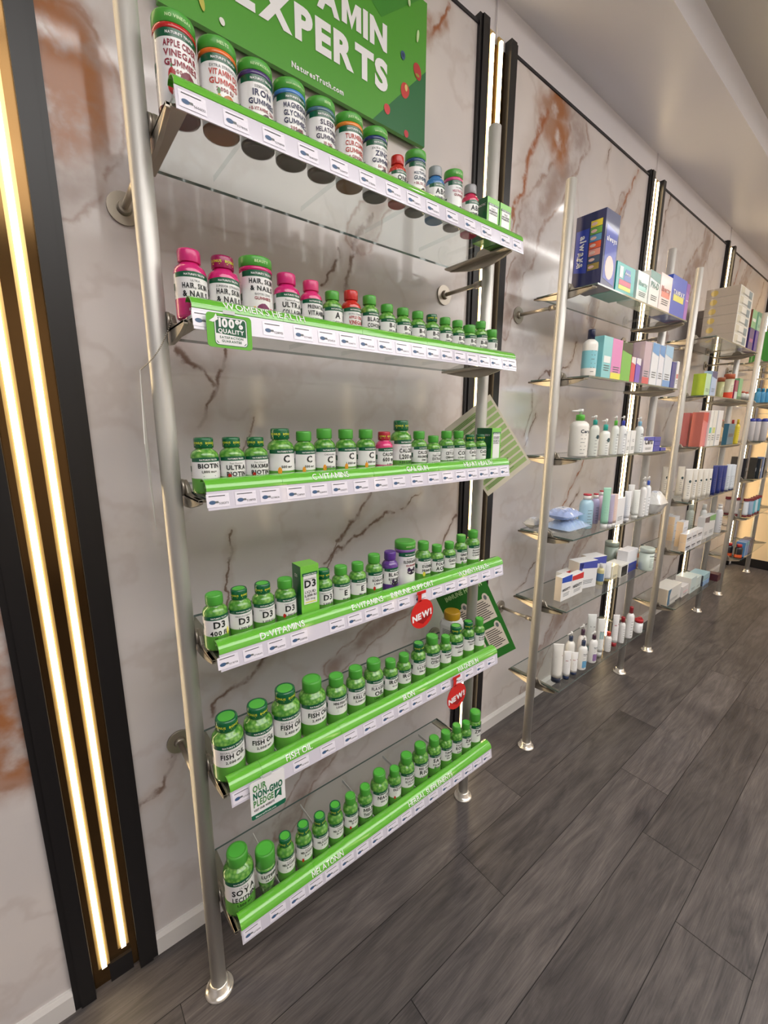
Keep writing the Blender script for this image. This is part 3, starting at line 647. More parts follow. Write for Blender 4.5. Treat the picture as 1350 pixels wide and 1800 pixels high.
# rows: x, r, H, text lines, label, options
GRP = ['gummy jars on the top shelf of the first bay', 'bottles on the second shelf of the first bay', 'bottles on the third shelf of the first bay', 'bottles on the fourth shelf of the first bay', 'bottles on the fifth shelf of the first bay', 'bottles on the bottom shelf of the first bay']
MG, PK, RD, NV = h(120, 30, 60), PINK, RED, h(30, 34, 80)
ROWS = {0: [
 (.0545, .0318, .131, ['APPLE CIDER', 'VINEGAR', 'GUMMIES', '600 MG'], 'white gummy jar reading APPLE CIDER VINEGAR GUMMIES, far left', dict(style='gum', cap='g', ring=RED, tcol=h(140, 30, 55), art='apple', body=h(120, 60, 62))),
 (.1205, .0306, .128, ['*EXTRA STRENGTH', 'VITAMIN D3', 'GUMMIES', '2,000 IU'], 'white gummy jar reading VITAMIN D3 with orange ring', dict(style='gum', ring=h(225, 110, 40), tcol=h(190, 60, 50), art='orange', body=h(150, 95, 60))),
 (.1853, .0300, .1265, ['*ESSENTIAL', 'IRON', 'GUMMIES', '+ B-VITAMINS, ZINC'], 'white gummy jar reading IRON GUMMIES with violet ring', dict(style='gum', ring=h(70, 50, 110), tcol=NV, art='berry', body=h(66, 56, 60))),
 (.2507, .0296, .126, ['MAGNESIUM', 'GLYCINATE', 'GUMMIES', '200 MG'], 'white gummy jar reading MAGNESIUM GLYCINATE with blue ring', dict(style='gum', ring=h(70, 130, 200), tcol=NV, art='dark', body=h(76, 64, 56))),
 (.3163, .0288, .124, ['SLEEP', 'MELATONIN', 'GUMMIES', '10 MG'], 'white gummy jar reading SLEEP MELATONIN with slate ring', dict(style='gum', ring=h(70, 110, 130), tcol=h(60, 50, 80), art='berry', body=h(90, 72, 66))),
 (.3830, .0288, .1245, ['TURMERIC', 'CURCUMIN', 'GUMMIES', '+ GINGER'], 'white gummy jar reading TURMERIC CURCUMIN with orange ring', dict(style='gum', ring=h(225, 130, 45), tcol=h(180, 60, 50), art='fruit', body=h(150, 110, 80))),
 (.4492, .0278, .1245, ['*EXTRA STRENGTH', 'ZINC', 'GUMMIES', '50 MG'], 'white gummy jar reading ZINC with navy ring', dict(style='gum', ring=h(30, 50, 110), tcol=NV, art='dark', body=h(70, 66, 66))),
 (.5065, .0205, .0965, ['ONE', 'DAILY', '*MULTIVITAMIN'], 'small red capped bottle reading ONE DAILY on the top shelf', dict(cap=h(190, 36, 30), body=h(190, 50, 40), tcol=h(40, 30, 40), lab2=h(225, 200, 200))),
 (.5640, .0245, .123, ['*MENS', 'MULTIVITAMIN', 'GUMMIES', '+ B6, D3, ZINC'], 'white gummy jar reading MENS MULTIVITAMIN with dark blue ring', dict(style='gum', ring=h(30, 70, 120), tcol=h(30, 60, 90), art='dark', body=h(90, 84, 84))),
 (.6270, .0232, .115, ['ABC', 'COMPLETE', '*MULTIVITAMIN'], 'clear capped bottle reading ABC COMPLETE with blue shoulder', dict(cap=h(150, 155, 160), body=h(60, 120, 180), tcol=h(30, 34, 40), lab2=h(215, 225, 235))),
 (.6900, .0235, .125, ['*WOMENS', 'MULTIVITAMIN', 'GUMMIES'], 'white gummy jar reading WOMENS MULTIVITAMIN with pink ring', dict(style='gum', ring=h(210, 70, 130), tcol=h(170, 40, 90), art='berry', body=h(110, 90, 90))),
 (.7530, .0225, .1155, ['ABC', 'COMPLETE', '*WOMEN'], 'clear capped bottle reading ABC COMPLETE with crimson shoulder', dict(cap=h(150, 150, 155), body=h(200, 50, 90), tcol=h(30, 34, 40), lab2=h(235, 215, 222)))],
1: [
 (.0490, .0262, .113, ['*ULTRA', 'HAIR, SKIN', '& NAILS', 'plus BIOTIN'], 'pink bottle reading HAIR, SKIN & NAILS plus BIOTIN, far left', dict(cap=PINK, body=PINK)),
 (.1060, .0272, .115, ['*SUPERIOR STRENGTH', 'HAIR, SKIN', '& NAILS', '5,000 mcg'], 'pink bottle reading HAIR, SKIN & NAILS with magenta BONUS cap', dict(cap=h(150, 24, 84), body=PINK, captext='BONUS')),
 (.1685, .0299, .125, ['HAIR, SKIN', '& NAILS', '*BIOTIN 2500', 'GUMMIES'], 'pink jar reading HAIR, SKIN & NAILS GUMMIES with wide green lid', dict(style='gum', body=h(190, 40, 110), ring=h(200, 30, 110), art='pink')),
 (.2290, .0257, .112, ['*Pasture-Raised', 'ULTRA', 'COLLAGEN', '3,000 mg'], 'pink bottle reading ULTRA COLLAGEN', dict(cap=PINK, body=PINK)),
 (.2815, .0226, .1085, ['PRENATAL', 'VITAMIN', '*FORMULA'], 'pink bottle reading PRENATAL', dict(cap=h(212, 60, 120), body=h(212, 50, 118))),
 (.3310, .0212, .0975, ['A', '10,000 IU'], 'green bottle reading A, right of the prenatal bottle', {}),
 (.3793, .0218, .1075, ['*EXTRA STRENGTH', 'APPLE CIDER', 'VINEGAR', '1,200 mg'], 'red bottle reading APPLE CIDER VINEGAR', dict(cap=h(196, 40, 40), body=h(196, 46, 40), tcol=h(170, 40, 45), art='chry')),
 (.4290, .0215, .106, ['BLACK', 'COHOSH', '700 mg'], 'green bottle reading BLACK COHOSH', {}),
 (.4790, .0205, .096, ['B-1', '100 mg'], 'green bottle reading B-1', {}), (.5272, .0200, .0957, ['B-2', '100 mg'], 'green bottle reading B-2', {}), (.5755, .0200, .0958, ['B-6', '100 mg'], 'green bottle reading B-6', {}),
 (.6238, .0200, .0958, ['B-12', '500 mcg'], 'green bottle reading B-12 500 mcg with dark BONUS cap', dict(cap='b')), (.6720, .0200, .0958, ['B-12', '1,000 mcg'], 'green bottle reading B-12 1,000 mcg', {}),
 (.7200, .0200, .0956, ['B-12', '2,500 mcg'], 'green bottle reading B-12 with red cherry picture', dict(art='chry')), (.7675, .0198, .0900, ['B-12', '5,000 mcg'], 'green bottle reading B-12 with cream label and wide cap', dict(style='tall', art='chry')),
 (.8150, .0198, .107, ['*BALANCED', 'B-100', 'B-Complex'], 'taller green bottle reading B-100 near the right end', {}), (.8620, .0180, .0905, ['B'], 'slim green bottle, last on the right of the second shelf', dict(style='tall'))],
2: [
 (.0485, .0245, .103, ['BIOTIN', '1,000 mcg'], 'green bottle reading BIOTIN 1,000 mcg with BONUS cap', dict(cap='b')), (.0990, .0235, .103, ['*Fast Dissolve', 'ULTRA', 'BIOTIN', '5,000 mcg'], 'green bottle reading ULTRA BIOTIN 5,000 mcg with BONUS cap', dict(cap='b', art='chry')),
 (.1468, .0232, .1025, ['*Fast Dissolve', 'MAXIMUM', 'BIOTIN', '10,000 mcg'], 'green bottle reading MAXIMUM BIOTIN 10,000 mcg with BONUS cap', dict(cap='b', art='chry')),
 (.2020, .0272, .119, ['C', '500 mg'], 'larger green bottle reading C 500 mg with BONUS cap', dict(cap='b', art='halfor')), (.2545, .0230, .113, ['C', '500 mg'], 'green bottle reading C 500 mg with pale cap', dict(art='halfor')),
 (.3055, .0240, .1185, ['*CHEWABLE', 'C', '1,000 mg'], 'green bottle reading CHEWABLE C 1,000 mg', dict(art='halfor')), (.3622, .0240, .1168, ['C', '1,000 mg'], 'green bottle reading C 1,000 mg, left of its twin', dict(art='halfor')), (.4185, .0235, .1165, ['C', '1,000 mg'], 'green bottle reading C 1,000 mg beside the pink calcium bottle', dict(art='halfor')),
 (.4730, .0215, .1106, ['CALCIUM', '600 mg', '+ D3'], 'pink bottle reading CALCIUM 600 mg', dict(cap=h(170, 30, 50), body=h(215, 60, 120), captext='BONUS')),
 (.5320, .0272, .138, ['*ABSORBABLE', 'CALCIUM', '1,200 mg', '+ D3 5,000 IU'], 'tallest green bottle on the third shelf, reading CALCIUM 1,200 mg', dict(cap='b')), (.5895, .0215, .1113, ['CALCIUM', 'MAGNESIUM', 'ZINC'], 'green bottle reading CALCIUM MAGNESIUM ZINC', {}),
 (.6415, .0205, .0989, ['*ULTRA', 'TART CHERRY', 'EXTRACT', '1,200 mg'], 'green bottle reading TART CHERRY', {}), (.6925, .0208, .111, ['*SUPER', 'CEYLON', 'CINNAMON', '2,500 mg'], 'green bottle reading CEYLON CINNAMON', {}), (.7410, .0200, .111, ['*NORWEGIAN', 'COD', 'LIVER OIL'], 'green bottle reading COD LIVER OIL', {}),
 (.7890, .0192, .1004, ['CoQ-10', '100 mg'], 'green bottle reading CoQ-10 with BONUS cap, left of its twin', dict(cap='b')), (.8360, .0192, .1006, ['CoQ-10', '200 mg'], 'green bottle reading CoQ-10 with BONUS cap beside the cranberry carton', dict(cap='b'))],
3: [
 (.0450, .0238, .1138, ['D3', '400 IU', '(10 mcg)'], 'green bottle reading D3 400 IU, far left of the fourth shelf', dict(art='lem')), (.0945, .0232, .113, ['*HIGH POTENCY', 'D3', '1,000 IU'], 'green D3 bottle with BONUS cap, second from the left on its shelf', dict(cap='b')), (.1450, .0232, .1125, ['*HIGH POTENCY', 'D3', '2,000 IU'], 'green D3 bottle with BONUS cap, third from the left on its shelf', dict(cap='b')),
 (.1965, .0232, .1108, ['*CHEWABLE', 'D3', '2,000 IU'], 'green bottle reading D3 2,000 IU with a strawberry, beside the tall carton', dict(art='chry')), (.2925, .0208, .1118, ['*HIGH POTENCY', 'D3', '5,000 IU'], 'green bottle reading D3 5,000 IU, right of the tall carton', dict(cap='b')),
 (.3415, .0222, .1094, ['*HIGH POTENCY', 'E', '90 mg'], 'green bottle reading E, left of its twin', {}), (.3905, .0215, .1084, ['*HIGH POTENCY', 'E', '180 mg'], 'green bottle reading E, beside the echinacea bottle', {}), (.4420, .0220, .1195, ['*TRADITIONAL', 'ECHINACEA', '1,300 mg'], 'green bottle reading ECHINACEA', dict(art='chry')),
 (.4950, .0222, .1177, ['BLACK', 'ELDERBERRY', '2,000 mg'], 'purple bottle reading BLACK ELDERBERRY', dict(cap=h(88, 48, 140), body=PURP, art='elder')),
 (.5530, .0285, .1352, ['*SAMBUCUS', 'ELDERBERRY', 'GUMMIES'], 'purple jar reading ELDERBERRY GUMMIES with green and purple lid', dict(style='gum', body=h(110, 60, 140), art='elder', ring=h(130, 90, 160))),
 (.6150, .0222, .1237, ['*Cold Pressed', 'EVENING', 'PRIMROSE', '1,000 mg'], 'green bottle reading EVENING PRIMROSE', dict(art='flow')), (.6680, .0208, .1048, ['FOLIC', 'ACID', '800 mcg'], 'green bottle reading FOLIC ACID', {}), (.7190, .0200, .1054, ['GARLIC', '1,000 mg'], 'green bottle reading GARLIC', {}),
 (.7700, .0200, .1188, ['GINKGO', 'BILOBA', '120 mg'], 'green bottle reading GINKGO BILOBA', dict(art='leaf')), (.8270, .0225, .1235, ['GLUCOSAMINE', 'CHONDROITIN', 'COMPLEX'], 'green bottle reading GLUCOSAMINE CHONDROITIN, last on the fourth shelf', {})],
4: [
 (.0530, .0330, .139, ['*NATURAL LEMON FLAVOR', 'FISH OIL', '2,000 mg'], 'large green bottle reading FISH OIL 2,000 mg, farthest left', dict(cap='b')), (.1210, .0322, .139, ['*ODORLESS', 'FISH OIL', '2,000 mg'], 'large green bottle reading ODORLESS FISH OIL 2,000 mg, second from the left', dict(cap='b')),
 (.1895, .0335, .1485, ['*NATURAL LEMON', 'FISH OIL', '2,400 mg'], 'large green bottle reading FISH OIL 2,400 mg with dark BONUS cap', dict(cap='b')), (.2600, .0335, .1453, ['*ODORLESS', 'FISH OIL', '2,400 mg'], 'large green bottle reading FISH OIL 2,400 mg with plain green cap', {}),
 (.3250, .0268, .1316, ['MINI FISH OIL', '1,040 mg'], 'green bottle reading MINI FISH OIL', {}), (.3840, .0258, .1309, ['*NATURAL', 'KRILL OIL', '2,000 mg'], 'green bottle reading KRILL OIL', {}), (.4440, .0270, .1296, ['*COLD PRESSED', 'FLAXSEED', 'OIL', '1,000 mg'], 'green bottle reading FLAXSEED OIL', {}),
 (.4985, .0212, .1133, ['IRON', '45 mg'], 'green bottle reading IRON 45 mg, left of its twin', {}), (.5480, .0212, .1131, ['IRON', '65 mg'], 'green bottle reading IRON 65 mg, right of its twin', {}), (.6050, .0222, .1291, ['*FREE FORM', 'L-LYSINE', '500 mg'], 'green bottle reading L-LYSINE with BONUS cap', dict(cap='b')),
 (.6640, .0258, .1309, ['MAGNESIUM', 'CITRATE', '*SOFTGELS'], 'green bottle reading MAGNESIUM CITRATE', {}), (.7165, .0195, .1155, ['MAGNESIUM', '250 mg'], 'shorter green bottle reading MAGNESIUM 250 mg', {}), (.7690, .0250, .1318, ['MAGNESIUM', '*SOFTGELS', '400 mg'], 'green MAGNESIUM bottle with BONUS cap in front of the white jar', dict(cap='b')),
 (.8240, .0215, .1311, ['MAGNESIUM', '500 mg'], 'green MAGNESIUM bottle with BONUS cap, second from the right on the fifth shelf', dict(cap='b')), (.8770, .0195, .1265, ['MAGNESIUM', 'GLYCINATE'], 'green bottle reading MAGNESIUM GLYCINATE, last on the fifth shelf', {})],
5: [
 (.0535, .0338, .1527, ['*ULTRA', 'SOYA', 'LECITHIN', '1,200 mg'], 'large green bottle reading SOYA LECITHIN, far left of the bottom shelf', {}), (.1150, .0240, .121, ['LUTEIN', '20 mg'], 'tapered green bottle reading LUTEIN with wide cap', dict(style='lut')),
 (.1660, .0215, .1238, ['*SLEEP', 'MELATONIN', '3 mg'], 'green MELATONIN bottle right beside the lutein bottle', dict(cap='b')), (.2155, .0213, .124, ['*SLEEP', 'MELATONIN', '5 mg'], 'second green MELATONIN bottle from the left, dark BONUS cap', dict(cap='b', art='chry')),
 (.2632, .0213, .1188, ['*SLEEP', 'MELATONIN', '5 mg'], 'third green MELATONIN bottle from the left, dark BONUS cap', dict(cap='b')), (.3105, .0212, .1216, ['*SLEEP', 'MELATONIN', '10 mg'], 'fourth green MELATONIN bottle from the left, dark BONUS cap', dict(cap='b')),
 (.3590, .0205, .1215, ['*SLEEP', 'MELATONIN', '12 mg'], 'green MELATONIN bottle with plain green cap and red picture', dict(art='chry')), (.4090, .0210, .1193, ['MILK', 'THISTLE', '1,000 mg'], 'green bottle reading MILK THISTLE', {}), (.4640, .0262, .1312, ['NIACIN', '500 mg'], 'green bottle reading NIACIN', {}),
 (.5165, .0208, .1175, ['ENZYMES'], 'short green bottle right of the niacin bottle', dict(art='chry')), (.5680, .0255, .1327, ['POTASSIUM', 'GLUCONATE', '595 mg'], 'green bottle reading POTASSIUM GLUCONATE', {}), (.6265, .0265, .137, ['RED YEAST', 'RICE', '1,200 mg'], 'green bottle reading RED YEAST RICE', {}),
 (.6845, .0235, .134, ['SAW', 'PALMETTO', '1,000 mg'], 'green bottle reading SAW PALMETTO', dict(art='leaf')), (.7370, .0225, .130, ['TURMERIC', 'CURCUMIN', '500 mg'], 'green bottle reading TURMERIC on the bottom shelf', {}), (.7880, .0208, .1312, ['VALERIAN', 'ROOT', '500 mg'], 'green bottle reading VALERIAN ROOT', {}),
 (.8350, .0200, .1202, ['ZINC', '50 mg'], 'short green bottle reading ZINC on the bottom shelf', {}), (.8845, .0222, .1377, ['ZINC', '50 mg'], 'tall green bottle reading ZINC, last on the bottom shelf', dict(style='tall'))]}
for s, rows in ROWS.items():
    for x, r, H, txt, lab, o in rows:
        bottle(s, x, r, H, txt, lab, grp=GRP[s], **o)
    strips(s, ZB[0][s], [row[0] for row in rows]+([.830, .883] if s == 0 else [.893] if s == 1 else [.887] if s in (2, 3) else []))
# pink cap standing behind the second shelf row
bottle(1, .1420, .0240, .112, ['HAIR, SKIN', '& NAILS'], 'pink bottle half hidden behind the front row of the second shelf', cap=h(225, 80, 150), body=h(216, 60, 135), y=-.165)
# ---- cartons of the first bay
def carton(name, x0, x1, y0, y1, z, H, label, cat, front, side, lines, tcol=INK, window=None, grp=None, band=None, rz=0):
    cx, cy = (x0+x1)/2, (y0+y1)/2; w, d = x1-x0, y1-y0
    t = thing(name, label, cat, (cx, cy, z+.0003), rz, grp)
    mb = MB(); mb.box(-w/2, w/2, -d/2, d/2, 0, H, 0, fm=[0, 2, 0, 0, 1, 1]); b = mb.build('carton_body', [front, side, front], t, bevel=.0006)
    fn = lambda u, v: (u, -d/2-.0006, v); f2 = lambda u, v: (u, -d/2-.0009, v)
    if window:
        mb = MB(); a0, a1 = window; p = [(-w*.36, H*a0), (w*.36, H*a0), (w*.36, H*a1)]+[(w*.36*cos(pi*i/8), H*a1+H*.03*sin(pi*i/8)) for i in range(1, 8)]+[(-w*.36, H*a1)]
        mb.flat(p, fn, 0); mb.flat([(-w*.42, H*(a1+.01)), (w*.42, H*(a1+.01)), (w*.42, H*(a1+.06)), (-w*.42, H*(a1+.06))], f2, 1)
        if band: mb.flat([(-w*.3, H*band[0]), (w*.3, H*band[0]), (w*.3, H*band[1]), (-w*.3, H*band[1])], f2, 2)
        mb.build('front_panel', [WHITE_LABEL, DKGREEN, mat('panel_band', band[2], .4) if band else INK], b)
    mb = MB(); zc = H*(window[1]-.04) if window else H*.9
    for i, (txt, sz, bo) in enumerate(lines):
        V_, F_, ww = compose(txt, bo); k = min(sz, w*.66/ww); zc -= k; mb.text(txt, k, lambda u, v: (u, -d/2-.0012, zc+v), 0, bold=bo); zc -= k*.5
    mb.text("NATURE'S TRUTH", H*.03, lambda u, v: (u, -d/2-.0013, H*(window[1]+.02)+v if window else H*.93+v), 1, maxw=w*.7, bold=1)
    mb.build('front_lettering', [tcol, BW], b, fix=False)
    ms = MB(); ms.text(lines[1][0] if len(lines) > 1 else lines[0][0], H*.05, lambda u, v: (-w/2-.0008, -u, H*.8+v), 0, maxw=d*.8)
    ms.build('side_lettering', [BW], b, fix=False)
    return t
LG = mat('carton_light_green', h(120, 196, 70), .35, coat=.3); DG = mat('carton_dark_green', h(16, 92, 50), .35, coat=.3)
Z0 = ZB[0][0]; Z2 = ZB[0][2]; Z3 = ZB[0][3]
carton('probiotic_carton', .796, .846, -.262, -.215, Z0, .100, 'green carton reading PROBIOTIC with blue band on the top shelf', 'carton', LG, DG, [('DAILY', .004, 0), ('PROBIOTIC', .008, 1), ('ACIDOPHILUS', .007, 1)], window=(.14, .80), band=(.30, .40, h(50, 110, 190)))
carton('probiotic_carton', .850, .898, -.262, -.215, Z0, .100, 'green carton reading ADVANCED PROBIOTIC with red band, last on the top shelf', 'carton', LG, DG, [('TRUE', .004, 0), ('ADVANCED', .007, 1), ('PROBIOTIC', .008, 1)], window=(.14, .80), band=(.30, .40, h(170, 40, 50)))
carton('cranberry_carton', .8665, .9105, -.262, -.205, Z2, .118, 'green cranberry carton reading CRANBERRY, last on the third shelf', 'carton', LG, DG, [('TRIPLE STRENGTH', .004, 0), ('CRANBERRY', .009, 1), ('CONCENTRATE', .006, 0), ('30,000 mg', .006, 1), ('VITAMIN C', .005, 0)], window=(.22, .84), band=(.10, .14, h(190, 50, 40)))
carton('liquid_vitamin_carton', .2235, .2690, -.262, -.222, Z3, .136, 'tall slim green carton reading D3 LIQUID on the fourth shelf', 'carton', LG, DG, [('HIGH POTENCY', .004, 0), ('D3', .016, 1), ('LIQUID', .006, 0), ('5,000 IU', .007, 1), ('(125 mcg)', .005, 0)], window=(.34, .82), band=(.36, .38, h(230, 225, 90)))
# white jar with amber lid behind the fifth shelf row
t = thing('supplement_jar', 'white squared jar with amber lid behind the fifth shelf bottles', 'jar', (.842, -.155, ZB[0][4]+.0003), .2)
mb = MB(); P_ = lambda w, z: [(-w, -w*.8, z), (w, -w*.8, z), (w, w*.8, z), (-w, w*.8, z)]
def sq(w, z, c=.25):
    q = w*c; return [(-w+q, -w, z), (w-q, -w, z), (w, -w+q, z), (w, w-q, z), (w-q, w, z), (-w+q, w, z), (-w, w-q, z), (-w, -w+q, z)]
vs = []; lv = [(.030, 0), (.032, .004), (.032, .085), (.028, .100), (.020, .104)]
for w, z in lv: vs += sq(w, z)
fs = [tuple(reversed(range(8)))]+[(8*j+i, 8*j+(i+1) % 8, 8*j+8+(i+1) % 8, 8*j+8+i) for j in range(4) for i in range(8)]+[tuple(32+i for i in range(8))]
mb.add(vs, fs, 0); jb = mb.build('jar_body', mat('white_jar_plastic', h(226, 224, 226), .3), t)
mb = MB(); mb.lathe([(.027, .104), (.0275, .106), (.0275, .126), (.025, .130)], 48, knurl=.02); mb.build('lid', mat('amber_lid', h(184, 142, 30), .35), t)
mb = MB(); mb.flat([(.0, .045), (.014, .060), (.018, .078), (.006, .066)], lambda u, v: (u, -.0326, v), 0); mb.flat([(-.016, .0505), (-.003, .058), (.002, .066), (-.010, .060)], lambda u, v: (u, -.0326, v), 0)
for k in range(6): mb.flat([(-.022, .030-.004*k), (.02-.004*(k % 2), .030-.004*k), (.02-.004*(k % 2), .0315-.004*k), (-.022, .0315-.004*k)], lambda u, v: (u, -.0326, v), 1)
for k in range(8): mb.flat([(-.02, .07-.005*k), (.016, .07-.005*k), (.016, .072-.005*k), (-.02, .072-.005*k)], lambda u, v: (-.0326, u, v), 1)
mb.build('jar_label_print', [mat('leaf_print', h(20, 110, 70), .4), INKG], jb, fix=False)
# clear acrylic dividers on the shelves
for s in range(6):
    zz = ZB[0][s]
    xs = [row[0] for row in ROWS[s]]
    for i in range(2, len(xs), 3):
        xm = (xs[i-1]+ROWS[s][i-1][1]+xs[i]-ROWS[s][i][1])/2
        mb = MB(); mb.box(xm-.0006, xm+.0006, -.262-YP, -.085-YP, zz+.0003, zz+.010, 0); mb.build('shelf_divider', AEDGE if s > 2 else ACRYL, R1)
# ---- cards and signs
def card(name, label, cat, x0, x1, z0, z1, y, base, back=BW, r=.006, stem=None):
    t = thing(name, label, cat, ((x0+x1)/2, y, z0)); w, H = x1-x0, z1-z0
    pts = []
    for cx, cz, a in ((w/2-r, r, -90), (w/2-r, H-r, 0), (-w/2+r, H-r, 90), (-w/2+r, r, 180)):
        for i in range(5): q = radians(a+90*i/4); pts.append((cx+r*cos(q), cz+r*sin(q)))
    mb = MB(); mb.prism(pts, -.0005, .0005, 'y'); b = mb.build('card', base, t)
    mb = MB(); mb.box(-.012, .012, .0, .0075, H-.008, H-.001); mb.box(-.010, .010, -.0005, .0005, H-.001, H+.006)
    mb.build('clip', mat('clear_clip', h(215, 218, 220), .2, coat=.5), t)
    return t, b, w, H
QY = -.3065
t, b, w, H = card('quality_card', 'green card reading 100% QUALITY SATISFACTION GUARANTEE clipped to the second strip', 'card', .048, .124, 1.511, 1.565, QY, LIPG)
def rr(x0, x1, z0, z1, r, n=4, only=None):
    pts = []
    for cx, cz, a in ((x1-r, z0+r, -90), (x1-r, z1-r, 0), (x0+r, z1-r, 90), (x0+r, z0+r, 180)):
        for i in range(n+1): q = radians(a+90*i/n); pts.append((cx+r*cos(q), cz+r*sin(q)))
    return pts
F1 = lambda o: (lambda u, v: (u, -.0006-o, v))
mb = MB(); mb.flat(rr(-.026, .030, .004, .050, .006), F1(.0001), 1); mb.flat(rr(-.0250, .029, .005, .049, .0055), F1(.0002), 0); mb.flat(rr(-.0235, .0275, .0065, .0475, .005), F1(.0003), 1)
mb.flat([(-.0235, .0115), (-.0235, .0225), (.0, .0212), (.0275, .0195), (.0275, .0115), (.0225, .0065), (-.0185, .0065)], F1(.0004), 0)
mb.flat([(-.034, .040), (-.026, .046), (-.022, .053), (-.019, .044), (-.027, .039)], F1(.0005), 0)
mb.text('100%', .0125, lambda u, v: F1(.0006)(u+.002, v+.0335), 0, bold=2, maxw=.044); mb.text('QUALITY', .0072, lambda u, v: F1(.0006)(u+.002, v+.0238), 0, bold=1, maxw=.044)
mb.text('SATISFACTION', .0036, lambda u, v: F1(.0006)(u+.002, v+.0150), 1, bold=1, maxw=.042); mb.text('GUARANTEE', .0036, lambda u, v: F1(.0006)(u+.002, v+.0092), 1, bold=1, maxw=.042)
mb.build('card_print', [BW, DKGREEN], b, fix=False)
REDP = mat('red_tag_plastic', h(214, 36, 30), .28, coat=.5); REDD = mat('dark_red_print', h(160, 16, 18), .28, coat=.5)
for cx, cz, r, ztop, nm in ((.553, .893, .0405, .962, 'fourth'), (.706, .582, .041, .655, 'fifth')):
    t = thing('new_tag', 'round red tag reading NEW! hanging from the %s strip' % nm, 'sale tag', (cx, -.306, cz), 0, 'red NEW! tags')
    mb = MB(); mb.prism([(r*cos(i*pi/24), r*sin(i*pi/24)) for i in range(48)], -.0006, .0006, 'y'); mb.box(-.016, -.004, -.0006, .0006, r*.9, ztop-cz-.01); mb.box(-.020, .012, -.0006, .0006, ztop-cz-.012, ztop-cz-.004)
    b = mb.build('disc', REDP, t)
    mb = MB(); a = radians(7); mb.flat([(-.02, -.018), (.004, -.030), (.030, -.012), (.030, .004)], lambda u, v: (u, -.0008, v), 1)
    mb.text('NEW!', .021, lambda u, v: (u*cos(a)-v*sin(a), -.0012, u*sin(a)+v*cos(a)-.012), 0, bold=2, maxw=r*1.72); mb.build('tag_print', [BW, REDD], b, fix=False)
t, b, w, H = card('pledge_card', 'white card reading OUR NON-GMO PLEDGE clipped to the fifth strip', 'card', .066, .144, .561, .652, -.3065, BW)
DGM = mat('pledge_green', h(14, 104, 74), .35); LGM = mat('pledge_light_green', h(70, 140, 70), .35)
mb = MB(); mb.flat([(-.039, .004), (-.036, 0.0003), (.036, .0003), (.039, .004), (.039, .012), (-.039, .012)], F1(.0001), 0)
mb.text('OUR', .0150, lambda u, v: F1(.0004)(u-.033, v+.067), 1, bold=1, align='l', maxw=.030, sq=.6); mb.text('NON-GMO', .0150, lambda u, v: F1(.0004)(u-.033, v+.049), 0, bold=2, align='l', maxw=.066, sq=.5)
mb.text('PLEDGE', .0150, lambda u, v: F1(.0004)(u-.033, v+.030), 1, bold=1, align='l', maxw=.045, sq=.5); mb.text('VISIT OUR WEBSITE', .0052, lambda u, v: F1(.0004)(u-.033, v+.019), 2, bold=1, align='l', maxw=.046, sq=.5)
mb.text('NaturesTruth.com', .0060, lambda u, v: F1(.0004)(u-.030, v+.0035), 3, bold=1, align='l', maxw=.046)
mb.flat([(.014, .024), (.022, .030), (.030, .024), (.030, .046), (.014, .046)], F1(.0003), 0); mb.flat([(.017, .031), (.023, .036), (.027, .043), (.020, .041)], F1(.0005), 3)
mb.build('card_print', [DGM, LGM, INK, BW], b, fix=False)
# header sign on the wall above the rack
t = thing('header_sign', 'large green wall sign reading VITAMIN EXPERTS above the top shelf', 'sign', (.44, -.012, 2.172))
mb = MB(); mb.box(-.35, .35, -.014, -.002, 0, .343); b = mb.build('sign_board', noise_bump(mat('sign_green', h(78, 158, 40), .38, coat=.2), 3, 0), t)
SF = lambda o: (lambda u, v: (u, -.0145-o, v))
mb = MB(); mb.flat([(.162, .0), (.35, .185), (.35, 0)], SF(.0), 0); mb.flat([(-.35, .343), (-.35, .20), (-.10, .343)], SF(0), 1); mb.flat([(.02, .343), (.19, .235), (.33, .343)], SF(0), 2); mb.build('sign_green_shapes', [mat('sign_dark_green', h(22, 104, 52), .38), mat('sign_mid_green', h(90, 168, 48), .38), mat('sign_deep_green', h(60, 140, 40), .38)], b, fix=False)  # flat shapes in three further greens across the sign board
mb = MB(); mb.text('EXPERTS', .0775, lambda u, v: SF(.0008)(u-.2+.003, v+.0795), 0, bold=2, align='l', maxw=.408)
mb.build('sign_lettering', BW, b, fix=False)
mb = MB(); mb.text('VITAMIN', .0525, lambda u, v: SF(.0008)(u+.208, v+.168), 0, bold=2, align='r', maxw=.40); mb.build('sign_lettering', BW, b, fix=False)
mb = MB(); mb.text('NaturesTruth.com', .0145, lambda u, v: SF(.0008)(u+.0, v+.0150), 0, bold=1, maxw=.142)
mb.build('sign_lettering', BW, b, fix=False)
BN = [0]
def berry(x, z, rx, rz, col, ang=0, nm='berry_print'):
    BN[0] += 1; oo = .0004+.00015*BN[0]; mb = MB(); n = 20; a = radians(ang)
    pts = [(x+(rx*cos(q))*cos(a)-(rz*sin(q)*(1-.12*sin(q)))*sin(a), z+(rx*cos(q))*sin(a)+(rz*sin(q)*(1-.12*sin(q)))*cos(a)) for q in [2*pi*i/n for i in range(n)]]
    mb.flat([(p[0]-.44, p[1]-2.172) for p in pts], SF(oo), 0); return mb.build(nm, mat('sign_picture', col, .4), b, fix=False)
berry(.757, 2.345, .014, .020, h(178, 44, 44), 20); berry(.713, 2.282, .015, .019, h(196, 56, 50), -15); berry(.650, 2.214, .0105, .012, h(205, 60, 66)); berry(.719, 2.181, .008, .009, h(190, 50, 60)); berry(.704, 2.358, .008, .010, h(50, 80, 120))
